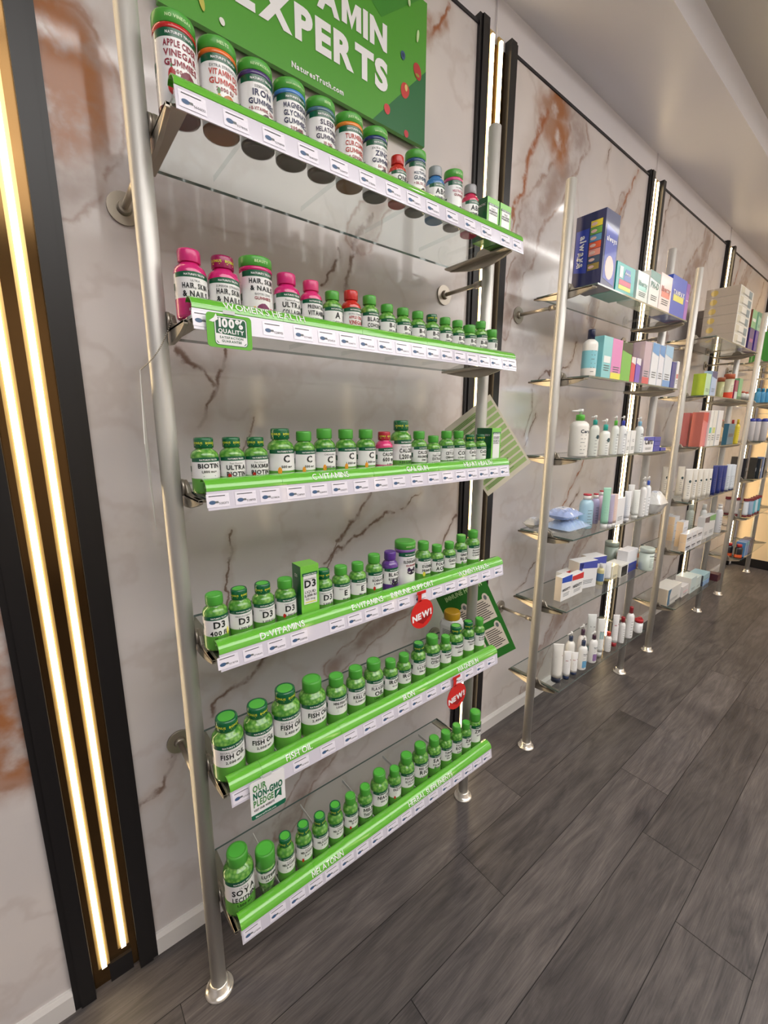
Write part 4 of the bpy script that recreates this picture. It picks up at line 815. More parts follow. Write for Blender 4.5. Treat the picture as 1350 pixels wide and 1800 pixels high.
berry(.704, 2.358, .0035, .0045, h(30, 45, 80)); berry(.757, 2.334, .008, .004, h(150, 140, 50)); berry(.716, 2.288, .005, .008, h(225, 190, 120))
berry(.212, 2.197, .0055, .007, h(236, 234, 228), 20, 'pill_print'); berry(.756, 2.425, .0045, .015, h(200, 225, 170), -8, 'pill_print'); berry(.172, 2.213, .0055, .016, h(196, 190, 80), 12, 'pill_print'); berry(.723, 2.483, .0045, .008, h(200, 225, 170), 5, 'pill_print')
# booklets hanging beside the rack
def sheet(name, label, cat, corners, base, art):
    c = [Vector(p) for p in corners]; o = c[0]; ex = (c[1]-c[0]); ey = (c[3]-c[0]); nrm = ex.cross(ey).normalized()
    camp = Vector((-.19, -1.07, 1.39))
    if (camp-o).dot(nrm) < 0: nrm = -nrm
    t = thing(name, label, cat, tuple(c[3]))
    L_ = lambda p: tuple(p-c[3])
    mb = MB(); th = nrm*.0006
    mb.add([L_(p-th) for p in c]+[L_(p+th) for p in c], [(0, 1, 2, 3), (4, 5, 6, 7), (0, 1, 5, 4), (1, 2, 6, 5), (2, 3, 7, 6), (3, 0, 4, 7)])
    b = mb.build('sheet', base, t); fn = lambda u, v, o_=0: L_(c[0]+ex*u+ey*v+nrm*(.0012+o_))
    art(fn, b); return t
def art1(fn, b):
    mb = MB()
    for j in range(11):
        v0 = .06+.082*j
        mb.flat([(.04, v0), (.96, v0), (.96, v0+.058), (.04, v0+.058)], lambda u, v: fn(u, v), 0)
        for q in range(3): mb.flat([(.08, v0+.010+.016*q), (.45+.12*((j+q) % 3), v0+.010+.016*q), (.45+.12*((j+q) % 3), v0+.016+.016*q), (.08, v0+.016+.016*q)], lambda u, v: fn(u, v, .0003), 1)
    mb.build('sheet_print', [mat('sheet_sage', h(150, 176, 112), .5), mat('sheet_dark_line', h(62, 86, 54), .5)], b, fix=False)
sheet('supplement_chart', 'pale green printed chart with rows of text hanging behind the third shelf end', 'chart', [(.999, -.158, 1.145), (1.134, -.228, 1.259), (.989, -.151, 1.484), (.854, -.081, 1.370)], mat('sheet_cream', h(205, 198, 180), .45), art1)
def art2(fn, b):
    mb = MB(); cr = mat('leaflet_cream', h(216, 206, 192), .5); dk = mat('leaflet_ink', h(60, 54, 50), .5)
    for (u0, v0) in ((.10, .10), (.54, .10), (.10, .44), (.54, .44)):
        mb.flat([(u0, v0), (u0+.38, v0), (u0+.38, v0+.26), (u0, v0+.26)], lambda u, v: fn(u, v), 0)
        mb.flat([(u0+.31+.06*cos(i*pi/8), v0+.26+.05*sin(i*pi/8)) for i in range(16)], lambda u, v: fn(u, v, .0002), 0)
        for q in range(9): mb.flat([(u0+.03, v0+.03+.024*q), (u0+.25+.03*(q*7 % 4), v0+.03+.024*q), (u0+.25+.03*(q*7 % 4), v0+.040+.024*q), (u0+.03, v0+.040+.024*q)], lambda u, v: fn(u, v, .0004), 1)
        mb.flat([(u0+.31+.03*cos(i*pi/6), v0+.26+.028*sin(i*pi/6)) for i in range(12)], lambda u, v: fn(u, v, .0006), 2)
    mb.text('IMMUNE HEALTH', .05, lambda u, v: fn(.52+u*1.25, .84+v, .0004), 3, bold=1, maxw=.62)
    mb.build('leaflet_print', [cr, dk, INKG, PALETXT], b, fix=False)
sheet('immune_leaflet', 'dark green leaflet reading IMMUNE HEALTH hanging behind the fifth shelf end', 'leaflet', [(.975, -.143, .480), (1.129, -.225, .557), (.989, -.151, .883), (.835, -.069, .806)], mat('leaflet_green', h(36, 112, 34), .45), art2)
# card seen edge-on left of the near pole, on its ball chain
p0 = Vector((-.034, -.185, 1.478)); dv = Vector((-.10, -.99, 0)).normalized()
q = [p0, p0+dv*.10+Vector((-.012, 0, -.125)), p0+dv*.04+Vector((-.004, 0, -.28)), p0-dv*.07+Vector((.006, 0, -.150))]
t = thing('hanging_card', 'white card seen nearly edge-on, hanging beside the near pole', 'card', tuple(p0))
mb = MB(); nn = Vector((.0006, 0, 0)); mb.add([tuple(p-p0-nn) for p in q]+[tuple(p-p0+nn) for p in q], [(0, 1, 2, 3), (4, 5, 6, 7), (0, 1, 5, 4), (1, 2, 6, 5), (2, 3, 7, 6), (3, 0, 4, 7)])
mb.build('card_sheet', mat('grey_card', h(206, 204, 200), .4), t)
mb = MB(); a0 = Vector((.024, -.2045, 1.572)); n = 34
for i in range(n):
    f_ = i/(n-1); p = a0.lerp(p0+Vector((0, -.012, 0)), f_)+Vector((0, -.010*sin(pi*f_), -.012*sin(pi*f_))); mb.lathe([(.0004, -.0013), (.0013, -.0006), (.0013, .0006), (.0004, .0013)], 8, c=tuple(p-p0))
mb.build('ball_chain', STEELD, t)
# ================================================================== GOODS ON THE OTHER BAYS
ITEMS=[
(2,0,'box',1.437,-0.232,1.86,0.103,0.105,0.237,'big dark blue pads multipack, tallest on the second bay top shelf','pads pack',{'c':(0.012, 0.02, 0.11),'art':'always'}),
(2,0,'box',1.573,-0.24,1.86,0.151,0.09,0.099,'teal pads packet beside the big dark blue multipack','pads packet',{'c':(0.02, 0.42, 0.4),'art':'teal'}),
(2,0,'box',1.725,-0.25,1.86,0.103,0.07,0.105,'white and mint hygiene box beside the teal packet','hygiene box',{'c':(0.75, 0.85, 0.82),'t':'liberty','tc':(0.02, 0.25, 0.2),'band':(0.35, 0.75, 0.68)}),
(2,0,'box',1.837,-0.25,1.86,0.1,0.07,0.13,'white box with dark green top on the second bay top shelf','hygiene box',{'c':(0.88, 0.88, 0.86),'t':'PH-D','tc':(0.02, 0.2, 0.15),'top':(0.02, 0.2, 0.16)}),
(2,0,'box',1.9547,-0.25,1.86,0.1234,0.07,0.141,'white and coral hygiene box left of the blue tampon box','hygiene box',{'c':(0.9, 0.78, 0.76),'t':'liberty','tc':(0.5, 0.1, 0.1),'band':(0.85, 0.25, 0.2)}),
(2,0,'box',2.1016,-0.245,1.86,0.168,0.08,0.16,'blue tampon box with yellow shield on top shelf','tampon box',{'c':(0.03, 0.09, 0.55),'t':'TAMPAX','tc':(0.9, 0.9, 0.9),'band':(0.8, 0.75, 0.15)}),
(2,0,'box',2.2065,-0.245,1.86,0.0391,0.08,0.154,'purple tampon box at the right end of the second bay top shelf','tampon box',{'c':(0.35, 0.12, 0.5),'t':'TAMPAX','tc':(0.9, 0.9, 0.9),'top':(0.25, 0.06, 0.4)}),
(2,1,'cap',1.415,-0.257,1.558,0.056,0.056,0.163,'white wash bottle with navy cap and teal label','bottle',{'c':(0.86, 0.83, 0.78),'cc':(0.01, 0.015, 0.06),'lc':(0.25, 0.6, 0.68),'capr':0.45}),
(2,1,'box',1.492,-0.265,1.558,0.0719,0.04,0.146,'teal medicine box behind the white wash bottle','medicine box',{'c':(0.25, 0.62, 0.66),'band':(0.85, 0.9, 0.9)}),
(2,1,'box',1.5711,-0.262,1.558,0.084,0.045,0.145,'pink tall box with yellow foot on the second shelf','medicine box',{'c':(0.75, 0.25, 0.55),'foot':(0.85, 0.8, 0.1)}),
(2,1,'box',1.6578,-0.262,1.558,0.0868,0.045,0.143,'green tall box with black band beside the pink box','medicine box',{'c':(0.18, 0.5, 0.08),'top':(0.02, 0.03, 0.02)}),
(2,1,'box',1.7222,-0.27,1.558,0.0397,0.03,0.096,'small red and white carton among tall boxes','medicine box',{'c':(0.7, 0.06, 0.1),'top':(0.85, 0.8, 0.82)}),
(2,1,'box',1.77,-0.27,1.558,0.044,0.03,0.096,'small violet and white carton beside the red one','medicine box',{'c':(0.2, 0.1, 0.55),'top':(0.82, 0.8, 0.88)}),
(2,1,'box',1.901,-0.2187,1.558,0.065,0.04,0.174,'mauve tall box standing behind the small violet carton','medicine box',{'c':(0.5, 0.36, 0.42)}),
(2,1,'box',1.852,-0.262,1.558,0.07,0.045,0.168,'lilac tall box with red foot on the second shelf','medicine box',{'c':(0.55, 0.42, 0.5),'foot':(0.7, 0.1, 0.12)}),
(2,1,'box',1.931,-0.265,1.558,0.073,0.04,0.172,'white box with blue top, first of the pair','medicine box',{'c':(0.8, 0.83, 0.88),'top':(0.12, 0.35, 0.7)}),
(2,1,'box',2.003,-0.265,1.558,0.058,0.04,0.171,'white box with blue top, second of the pair','medicine box',{'c':(0.78, 0.8, 0.88),'top':(0.1, 0.3, 0.65)}),
(2,1,'box',2.085,-0.262,1.558,0.088,0.045,0.177,'light box with pale blue stripes beside the blue topped pair','medicine box',{'c':(0.7, 0.76, 0.84),'top':(0.3, 0.55, 0.8),'foot':(0.15, 0.35, 0.7)}),
(2,1,'box',2.161,-0.265,1.558,0.049,0.04,0.115,'slim navy carton near the right end of the second shelf','medicine box',{'c':(0.03, 0.05, 0.28)}),
(2,1,'box',2.2107,-0.265,1.558,0.0305,0.04,0.122,'white carton with red dots at the right end of the second shelf','medicine box',{'c':(0.85, 0.85, 0.88),'band':(0.7, 0.2, 0.2)}),
(2,2,'pump',1.429,-0.237,1.266,0.075,0.075,0.137,'large cream cleanser bottle with green pump collar','pump bottle',{'c':(0.86, 0.84, 0.78),'cc':(0.1, 0.5, 0.05),'t':'Cera','ph':0.179}),
(2,2,'pump',1.491,-0.266,1.266,0.038,0.038,0.121,'clear gel bottle with teal pump collar, round dark badge','pump bottle',{'c':(0.7, 0.73, 0.68),'cc':(0.02, 0.4, 0.35),'badge':1,'ph':0.157}),
(2,2,'pump',1.584,-0.265,1.266,0.041,0.041,0.099,'shorter white bottle with teal pump collar and round badge','pump bottle',{'c':(0.85, 0.87, 0.84),'cc':(0.02, 0.42, 0.36),'badge':1,'ph':0.145}),
(2,2,'pump',1.654,-0.272,1.266,0.03,0.03,0.119,'white bottle with green pump collar behind the teal ones','pump bottle',{'c':(0.8, 0.84, 0.82),'cc':(0.1, 0.5, 0.05),'t':'Ce','ph':0.157}),
(2,2,'pump',1.718,-0.274,1.266,0.03,0.03,0.119,'white bottle with deep blue pump collar','pump bottle',{'c':(0.84, 0.86, 0.88),'cc':(0.04, 0.06, 0.5),'t':'Ce','ph':0.158}),
(2,2,'box',1.757,-0.27,1.266,0.034,0.03,0.098,'first slim white cream carton in front of the light column','carton',{'c':(0.85, 0.86, 0.86),'t':'C'}),
(2,2,'box',1.803,-0.27,1.266,0.046,0.03,0.098,'second slim white cream carton, right of the first','carton',{'c':(0.85, 0.86, 0.86),'t':'C'}),
(2,2,'pump',1.8994,-0.268,1.266,0.035,0.035,0.117,'pale bottle with light blue pump collar, last of the pumps','pump bottle',{'c':(0.78, 0.82, 0.82),'cc':(0.25, 0.5, 0.7),'t':'Ce','ph':0.156}),
(2,2,'box',1.9753,-0.255,1.266,0.1144,0.06,0.069,'square blue and white cream box beside the last pump bottle','carton',{'c':(0.84, 0.85, 0.88),'top':(0.05, 0.07, 0.45),'t':'Cera'}),
(2,2,'box',2.076,-0.255,1.266,0.076,0.06,0.025,'blue flat box, lowest of the stack','flat box',{'c':(0.03, 0.05, 0.4)}),
(2,2,'box',2.076,-0.255,1.2915,0.076,0.06,0.021,'blue flat box, middle of the stack','flat box',{'c':(0.03, 0.05, 0.4)}),
(2,2,'box',2.076,-0.255,1.313,0.076,0.06,0.02,'blue flat box, topmost of the stack','flat box',{'c':(0.03, 0.05, 0.4)}),
(2,2,'box',2.161,-0.255,1.266,0.065,0.06,0.015,'single blue flat box at the right end of the third shelf','flat box',{'c':(0.03, 0.05, 0.4)}),
(2,3,'pack',1.4573,-0.205,0.957,0.1906,0.13,0.054,'lower light blue wipes packet in crinkled plastic','wipes packet',{'c':(0.42, 0.55, 0.78)}),
(2,3,'pack',1.432,-0.2,1.0115,0.14,0.12,0.048,'upper light blue wipes packet lying on the lower one','wipes packet',{'c':(0.4, 0.5, 0.82)}),
(2,3,'pack',1.4005,-0.09,0.957,0.077,0.06,0.047,'clear crumpled plastic packet behind the pole on the fourth shelf','packet',{'c':(0.62, 0.63, 0.66)}),
(2,3,'talc',1.5854,-0.219,0.957,0.063,0.063,0.147,'light blue talc bottle with red and white cap','talc bottle',{'c':(0.4, 0.62, 0.76),'cc':(0.55, 0.02, 0.05),'lab':1}),
(2,3,'talc',1.703,-0.2,0.957,0.041,0.041,0.135,'lilac talc bottle with red cap behind the blue one','talc bottle',{'c':(0.48, 0.44, 0.68),'cc':(0.55, 0.02, 0.05)}),
(2,3,'talc',1.797,-0.181,0.957,0.037,0.037,0.137,'pink talc bottle with white topped red cap','talc bottle',{'c':(0.72, 0.52, 0.66),'cc':(0.55, 0.02, 0.05)}),
(2,3,'tube',1.634,-0.276,0.957,0.03,0.03,0.175,'mint green tube standing on its white cap','tube',{'c':(0.36, 0.68, 0.52),'cc':(0.85, 0.85, 0.85)}),
(2,3,'tube',1.671,-0.279,0.957,0.03,0.03,0.143,'mauve tube standing beside the mint one','tube',{'c':(0.45, 0.4, 0.55),'cc':(0.8, 0.8, 0.82)}),
(2,3,'tube',1.703,-0.279,0.957,0.03,0.03,0.143,'peach tube standing beside the mauve one','tube',{'c':(0.75, 0.58, 0.52),'cc':(0.85, 0.85, 0.83)}),
(2,3,'box',1.762,-0.265,0.957,0.076,0.04,0.12,'white and blue ointment box in front of the light column','ointment box',{'c':(0.82, 0.84, 0.88),'side':(0.08, 0.22, 0.5)}),
(2,3,'tube',1.856,-0.272,0.957,0.03,0.03,0.14,'white tube with crimped top, first of the white row','tube',{'c':(0.84, 0.85, 0.87),'cc':(0.8, 0.8, 0.82),'lab':1}),
(2,3,'tube',2.098,-0.189,0.957,0.03,0.03,0.139,'white tube standing behind the white row','tube',{'c':(0.86, 0.86, 0.86),'cc':(0.8, 0.8, 0.82)}),
(2,3,'tube',1.954,-0.27,0.957,0.03,0.03,0.136,'white lotion tube with dark band near the white pump bottles','tube',{'c':(0.8, 0.83, 0.8),'cc':(0.8, 0.82, 0.8),'lab':1}),
(2,3,'pump',2.0269,-0.27,0.957,0.03,0.03,0.145,'white squared pump bottle with white pump','pump bottle',{'c':(0.86, 0.86, 0.86),'cc':(0.8, 0.8, 0.8),'lab':1,'ph':0.191}),
(2,3,'pump',2.0699,-0.272,0.957,0.03,0.03,0.149,'white pump bottle with blue pump and blue badge','pump bottle',{'c':(0.84, 0.86, 0.88),'cc':(0.05, 0.12, 0.6),'lab':1,'ph':0.191}),
(2,3,'pack',2.1426,-0.285,0.957,0.1128,0.09,0.114,'rolled white cotton pack in clear plastic at the right end','cotton pack',{'c':(0.78, 0.78, 0.77)}),
(2,4,'box',1.47,-0.21,0.663,0.082,0.03,0.106,'white patch box with bright blue corner at the left front','patch box',{'c':(0.87, 0.87, 0.87),'side':(0.8, 0.7, 0.6),'top':(0.02, 0.08, 0.5),'t':'MIGHTY'}),
(2,4,'box',1.562,-0.21,0.663,0.098,0.03,0.095,'white patch box with red corner, front one of two','patch box',{'c':(0.87, 0.87, 0.87),'top':(0.65, 0.03, 0.03),'t':'MIGHTY'}),
(2,4,'box',1.606,-0.1392,0.663,0.094,0.03,0.078,'white patch box with red corner, behind the blue cornered one','patch box',{'c':(0.87, 0.87, 0.87),'top':(0.65, 0.03, 0.03)}),
(2,4,'box',1.6797,-0.185,0.663,0.1144,0.06,0.126,'tall cream and royal blue serum box, nearer one','serum box',{'c':(0.82, 0.83, 0.85),'side':(0.8, 0.74, 0.66),'top':(0.07, 0.09, 0.42),'edge':(0.07, 0.09, 0.42),'rot':-0.25}),
(2,4,'box',1.7873,-0.1812,0.663,0.0984,0.06,0.126,'tall cream and royal blue serum box, farther one','serum box',{'c':(0.82, 0.83, 0.85),'side':(0.8, 0.74, 0.66),'top':(0.07, 0.09, 0.42),'edge':(0.07, 0.09, 0.42),'rot':-0.25}),
(2,4,'cap',1.766,-0.228,0.663,0.03,0.03,0.101,'slim clear oil bottle with blue label and white cap','bottle',{'c':(0.62, 0.58, 0.3),'cc':(0.85, 0.85, 0.85),'lc':(0.1, 0.22, 0.42),'capr':0.5}),
(2,4,'tube',1.8409,-0.227,0.663,0.03,0.03,0.091,'clear golden tube with blue and white label','tube',{'c':(0.8, 0.82, 0.83),'cc':(0.55, 0.48, 0.2),'lab':1}),
(2,4,'box',1.8909,-0.215,0.663,0.0675,0.05,0.068,'pale gold carton in front of the light column','carton',{'c':(0.76, 0.7, 0.5),'edge':(0.85, 0.82, 0.7)}),
(2,4,'box',1.9701,-0.215,0.663,0.0886,0.07,0.062,'tilted white carton with black front panel','carton',{'c':(0.82, 0.81, 0.76),'band':(0.01, 0.01, 0.01),'bandh':0.8}),
(2,4,'jar',2.128,-0.1146,0.663,0.068,0.068,0.119,'large sage green jar standing behind the cartons','jar',{'c':(0.38, 0.46, 0.4),'cc':(0.38, 0.46, 0.4)}),
(2,4,'cap',2.115,-0.1699,0.663,0.041,0.041,0.097,'white sprayer bottle with orange liquid, behind','spray bottle',{'c':(0.72, 0.3, 0.17),'cc':(0.85, 0.85, 0.85),'lc':(0.75, 0.72, 0.66),'capr':0.55}),
(2,4,'box',2.0745,-0.2162,0.663,0.1179,0.05,0.112,'white carton with deep blue lower half','carton',{'c':(0.83, 0.83, 0.88),'foot':(0.03, 0.05, 0.35),'footh':0.42}),
(2,4,'cap',2.19,-0.2262,0.663,0.03,0.03,0.088,'slim sprayer bottle with orange liquid, right of the white and blue carton','spray bottle',{'c':(0.72, 0.32, 0.2),'cc':(0.85, 0.85, 0.85),'lc':(0.78, 0.76, 0.72),'capr':0.6}),
(2,4,'jar',2.155,-0.276,0.663,0.068,0.068,0.118,'large pale sage jar at the right end of the fifth shelf','jar',{'c':(0.55, 0.63, 0.57),'cc':(0.58, 0.66, 0.6),'t':'OUIDAD'}),
(2,5,'tube',1.421,-0.24,0.312,0.044,0.044,0.172,'white cream tube on dark cap at the front left of the bottom shelf','tube',{'c':(0.85, 0.83, 0.78),'cc':(0.02, 0.03, 0.06),'lab':1,'red':1}),
(2,5,'tube',1.472,-0.257,0.312,0.031,0.031,0.128,'small white cream tube on navy cap, next to the front left tube','tube',{'c':(0.86, 0.86, 0.86),'cc':(0.02, 0.04, 0.12),'lab':1,'red':1}),
(2,5,'tube',1.529,-0.26,0.312,0.03,0.03,0.104,'third white cream tube, behind the small one','tube',{'c':(0.86, 0.86, 0.86),'cc':(0.02, 0.04, 0.12),'red':1}),
(2,5,'pump',1.556,-0.2237,0.312,0.041,0.041,0.135,'white pump bottle with navy collar, farthest left','pump bottle',{'c':(0.84, 0.83, 0.8),'cc':(0.02, 0.04, 0.1),'ph':0.178}),
(2,5,'pump',1.6502,-0.23,0.312,0.04,0.04,0.135,'white pump bottle with plum collar standing at the back','pump bottle',{'c':(0.84, 0.8, 0.78),'cc':(0.06, 0.02, 0.05),'ph':0.187}),
(2,5,'pump',1.597,-0.262,0.312,0.041,0.041,0.114,'white pump bottle with blue label at the front','pump bottle',{'c':(0.86, 0.86, 0.85),'cc':(0.02, 0.04, 0.1),'patch':(0.15, 0.4, 0.65),'t':'Sarna','ph':0.16}),
(2,5,'pump',1.6908,-0.264,0.312,0.039,0.039,0.115,'white pump bottle with purple label at the front','pump bottle',{'c':(0.86, 0.86, 0.85),'cc':(0.06, 0.02, 0.05),'patch':(0.3, 0.18, 0.4),'t':'Sarna','ph':0.154}),
(2,5,'tube',1.792,-0.202,0.312,0.041,0.041,0.185,'white lotion tube with teal foot at the back','tube',{'c':(0.8, 0.83, 0.82),'cc':(0.25, 0.42, 0.45),'t':'Sarna'}),
(2,5,'tube',1.771,-0.257,0.312,0.033,0.033,0.188,'white lotion tube with pale teal band at the front','tube',{'c':(0.83, 0.85, 0.84),'cc':(0.82, 0.84, 0.84),'t':'Sarna','band':(0.35, 0.5, 0.5)}),
(2,5,'cap',1.848,-0.262,0.312,0.031,0.031,0.1,'short white lotion bottle with red cap','lotion bottle',{'c':(0.86, 0.85, 0.84),'cc':(0.62, 0.04, 0.02),'capr':0.6,'lab':1}),
(2,5,'tube',1.924,-0.259,0.312,0.03,0.03,0.165,'white tube with red label standing on its red cap','tube',{'c':(0.85, 0.85, 0.86),'cc':(0.4, 0.02, 0.03),'lab':1,'red':1}),
(2,5,'cap',1.987,-0.266,0.312,0.03,0.03,0.138,'medium white lotion bottle with dark red cap','lotion bottle',{'c':(0.86, 0.86, 0.85),'cc':(0.33, 0.01, 0.02),'capr':0.62,'lab':1}),
(2,5,'cap',2.072,-0.268,0.312,0.04,0.04,0.169,'tallest white lotion bottle with dark red cap','lotion bottle',{'c':(0.86, 0.86, 0.86),'cc':(0.33, 0.01, 0.02),'capr':0.45,'lab':1}),
(2,5,'jar',2.175,-0.274,0.312,0.041,0.041,0.073,'white cream jar with red lid and red handle','jar',{'c':(0.85, 0.86, 0.87),'cc':(0.5, 0.02, 0.03),'handle':1}),
(3,0,'box',3.113,-0.21,1.853,0.275,0.16,0.053,'lowest patterned gift box in the front stack with gold badges','gift box',{'c':(0.78, 0.78, 0.74),'side':(0.42, 0.36, 0.31),'sbadge':1,'art':'pat'}),
(3,0,'box',3.113,-0.21,1.9065,0.275,0.16,0.051,'second from the bottom patterned gift box in the front stack with gold badges','gift box',{'c':(0.78, 0.78, 0.74),'side':(0.42, 0.36, 0.31),'sbadge':1,'art':'pat'}),
(3,0,'box',3.113,-0.21,1.958,0.275,0.16,0.05,'third from the bottom patterned gift box in the front stack with gold badges','gift box',{'c':(0.78, 0.78, 0.74),'side':(0.42, 0.36, 0.31),'sbadge':1,'art':'pat'}),
(3,0,'box',3.113,-0.21,2.0085,0.275,0.16,0.05,'fourth from the bottom patterned gift box in the front stack with gold badges','gift box',{'c':(0.78, 0.78, 0.74),'side':(0.42, 0.36, 0.31),'sbadge':1,'art':'pat'}),
(3,0,'box',3.113,-0.21,2.059,0.275,0.16,0.049,'second from the top patterned gift box in the front stack with gold badges','gift box',{'c':(0.78, 0.78, 0.74),'side':(0.42, 0.36, 0.31),'sbadge':1,'art':'pat'}),
(3,0,'box',3.113,-0.21,2.1085,0.275,0.16,0.049,'topmost patterned gift box in the front stack with gold badges','gift box',{'c':(0.78, 0.78, 0.74),'side':(0.42, 0.36, 0.31),'sbadge':1,'art':'pat'}),
(3,0,'box',3.307,-0.07,1.853,0.146,0.1,0.05,'lowest patterned box of the rear stack near the wall','gift box',{'c':(0.5, 0.45, 0.4),'side':(0.42, 0.36, 0.31)}),
(3,0,'box',3.307,-0.07,1.9035,0.146,0.1,0.05,'second from the bottom patterned box of the rear stack near the wall','gift box',{'c':(0.5, 0.45, 0.4),'side':(0.42, 0.36, 0.31)}),
(3,0,'box',3.307,-0.07,1.954,0.146,0.1,0.05,'middle patterned box of the rear stack near the wall','gift box',{'c':(0.5, 0.45, 0.4),'side':(0.42, 0.36, 0.31)}),
(3,0,'box',3.307,-0.07,2.0045,0.146,0.1,0.05,'second from the top patterned box of the rear stack near the wall','gift box',{'c':(0.5, 0.45, 0.4),'side':(0.42, 0.36, 0.31)}),
(3,0,'box',3.307,-0.07,2.055,0.146,0.1,0.05,'topmost patterned box of the rear stack near the wall','gift box',{'c':(0.5, 0.45, 0.4),'side':(0.42, 0.36, 0.31)}),
(3,0,'box',3.394,-0.255,1.853,0.104,0.05,0.129,'purple toy box at the bottom of the pair by the gift boxes','carton',{'c':(0.06, 0.03, 0.2),'side':(0.05, 0.03, 0.18),'band':(0.4, 0.1, 0.3)}),
(3,0,'box',3.394,-0.255,1.9825,0.104,0.05,0.105,'green and red toy box on top of the purple one','carton',{'c':(0.2, 0.5, 0.25),'side':(0.25, 0.08, 0.05),'band':(0.8, 0.85, 0.8)}),
(3,0,'box',3.5198,-0.255,1.853,0.0685,0.05,0.131,'violet box under the mint box at the right end of the third bay top shelf','carton',{'c':(0.08, 0.04, 0.3)}),
(3,0,'box',3.5198,-0.255,1.9845,0.0685,0.05,0.108,'mint box on the violet box at the right end','carton',{'c':(0.3, 0.6, 0.42),'top':(0.02, 0.25, 0.15)}),
(3,1,'box',2.7285,-0.24,1.548,0.087,0.06,0.116,'yellow green carton at the left of the third bay second shelf','carton',{'c':(0.5, 0.75, 0.5),'side':(0.45, 0.6, 0.05)}),
(3,1,'box',2.828,-0.25,1.548,0.091,0.04,0.136,'light blue carton with navy top beside the yellow green one','carton',{'c':(0.4, 0.55, 0.8),'top':(0.03, 0.05, 0.2)}),
(3,1,'jar',3.112,-0.231,1.548,0.039,0.039,0.124,'olive jar with brown lid beside the orange striped jar','jar',{'c':(0.42, 0.42, 0.2),'cc':(0.3, 0.08, 0.03)}),
(3,1,'jar',3.183,-0.252,1.548,0.056,0.056,0.147,'large square jar with orange lid and red foot','jar',{'c':(0.58, 0.54, 0.38),'cc':(0.45, 0.1, 0.04),'foot':(0.75, 0.06, 0.02)}),
(3,1,'box',3.249,-0.265,1.548,0.062,0.03,0.113,'slim plum and white carton right of the jar','carton',{'c':(0.3, 0.03, 0.1),'foot':(0.6, 0.65, 0.65),'footh':0.4}),
(3,1,'box',3.334,-0.265,1.548,0.078,0.03,0.129,'slim green and white carton','carton',{'c':(0.2, 0.5, 0.25),'foot':(0.02, 0.15, 0.08)}),
(3,1,'cap',3.45,-0.273,1.548,0.03,0.03,0.058,'tiny white bottle with coral cap, left one','small bottle',{'c':(0.8, 0.78, 0.74),'cc':(0.6, 0.15, 0.1),'capr':0.6}),
(3,1,'cap',3.535,-0.273,1.548,0.03,0.03,0.058,'tiny white bottle with coral cap, right one','small bottle',{'c':(0.8, 0.82, 0.78),'cc':(0.6, 0.15, 0.1),'capr':0.6}),
(3,2,'box',2.836,-0.165,1.267,0.089,0.05,0.191,'coral pink tall carton, left one','tall carton',{'c':(0.6, 0.12, 0.15),'side':(0.5, 0.13, 0.15),'top':(0.6, 0.05, 0.04)}),
(3,2,'box',2.7848,-0.243,1.267,0.0877,0.055,0.192,'coral pink tall carton, right one','tall carton',{'c':(0.75, 0.2, 0.2),'side':(0.72, 0.2, 0.15),'top':(0.6, 0.05, 0.04)}),
(3,2,'box',2.8542,-0.25,1.267,0.0487,0.06,0.203,'white tall carton with teal leaf','tall carton',{'c':(0.8, 0.82, 0.8),'band':(0.05, 0.5, 0.45)}),
(3,2,'box',2.92,-0.25,1.267,0.065,0.06,0.204,'white tall carton with yellow green edge','tall carton',{'c':(0.8, 0.8, 0.76),'band':(0.6, 0.65, 0.2)}),
(3,2,'box',3.0187,-0.25,1.267,0.0904,0.06,0.207,'plain white tall carton','tall carton',{'c':(0.78, 0.79, 0.82)}),
(3,2,'box',3.0883,-0.265,1.267,0.0464,0.03,0.147,'slim white carton with black and gold print','tall carton',{'c':(0.6, 0.45, 0.25),'top':(0.03, 0.03, 0.03),'foot':(0.02, 0.02, 0.03)}),
(3,2,'cap',3.289,-0.2242,1.267,0.03,0.03,0.156,'dark maroon bottle with red spout, left one','bottle',{'c':(0.06, 0.01, 0.03),'cc':(0.4, 0.02, 0.02),'capr':0.5}),
(3,2,'box',3.291,-0.26,1.267,0.142,0.04,0.131,'teal blue square carton','carton',{'c':(0.04, 0.16, 0.25),'top':(0.05, 0.2, 0.3),'band':(0.02, 0.05, 0.1)}),
(3,2,'cap',3.534,-0.226,1.267,0.03,0.03,0.158,'dark maroon bottle with red spout, right one behind the teal carton','bottle',{'c':(0.2, 0.02, 0.03),'cc':(0.4, 0.02, 0.02),'capr':0.5}),
(3,2,'cap',3.484,-0.265,1.267,0.03,0.03,0.161,'yellow bottle at the right of the third bay third shelf','bottle',{'c':(0.75, 0.6, 0.04),'cc':(0.75, 0.55, 0.05),'capr':0.5}),
(3,3,'tube',2.708,-0.25,0.953,0.04,0.04,0.19,'leftmost cream body lotion tube in the front row, counted from the left','lotion tube',{'c':(0.74, 0.72, 0.67),'cc':(0.74, 0.72, 0.67),'badge':1,'big':1}),
(3,3,'tube',2.799,-0.255,0.953,0.03,0.03,0.185,'second cream body lotion tube in the front row, counted from the left','lotion tube',{'c':(0.74, 0.72, 0.67),'cc':(0.74, 0.72, 0.67),'badge':1,'big':1}),
(3,3,'tube',2.893,-0.256,0.953,0.03,0.03,0.179,'third cream body lotion tube in the front row, counted from the left','lotion tube',{'c':(0.74, 0.72, 0.67),'cc':(0.74, 0.72, 0.67),'badge':1,'big':1}),
(3,3,'tube',2.992,-0.256,0.953,0.03,0.03,0.173,'fourth cream body lotion tube in the front row, counted from the left','lotion tube',{'c':(0.74, 0.72, 0.67),'cc':(0.74, 0.72, 0.67),'badge':1,'big':1}),
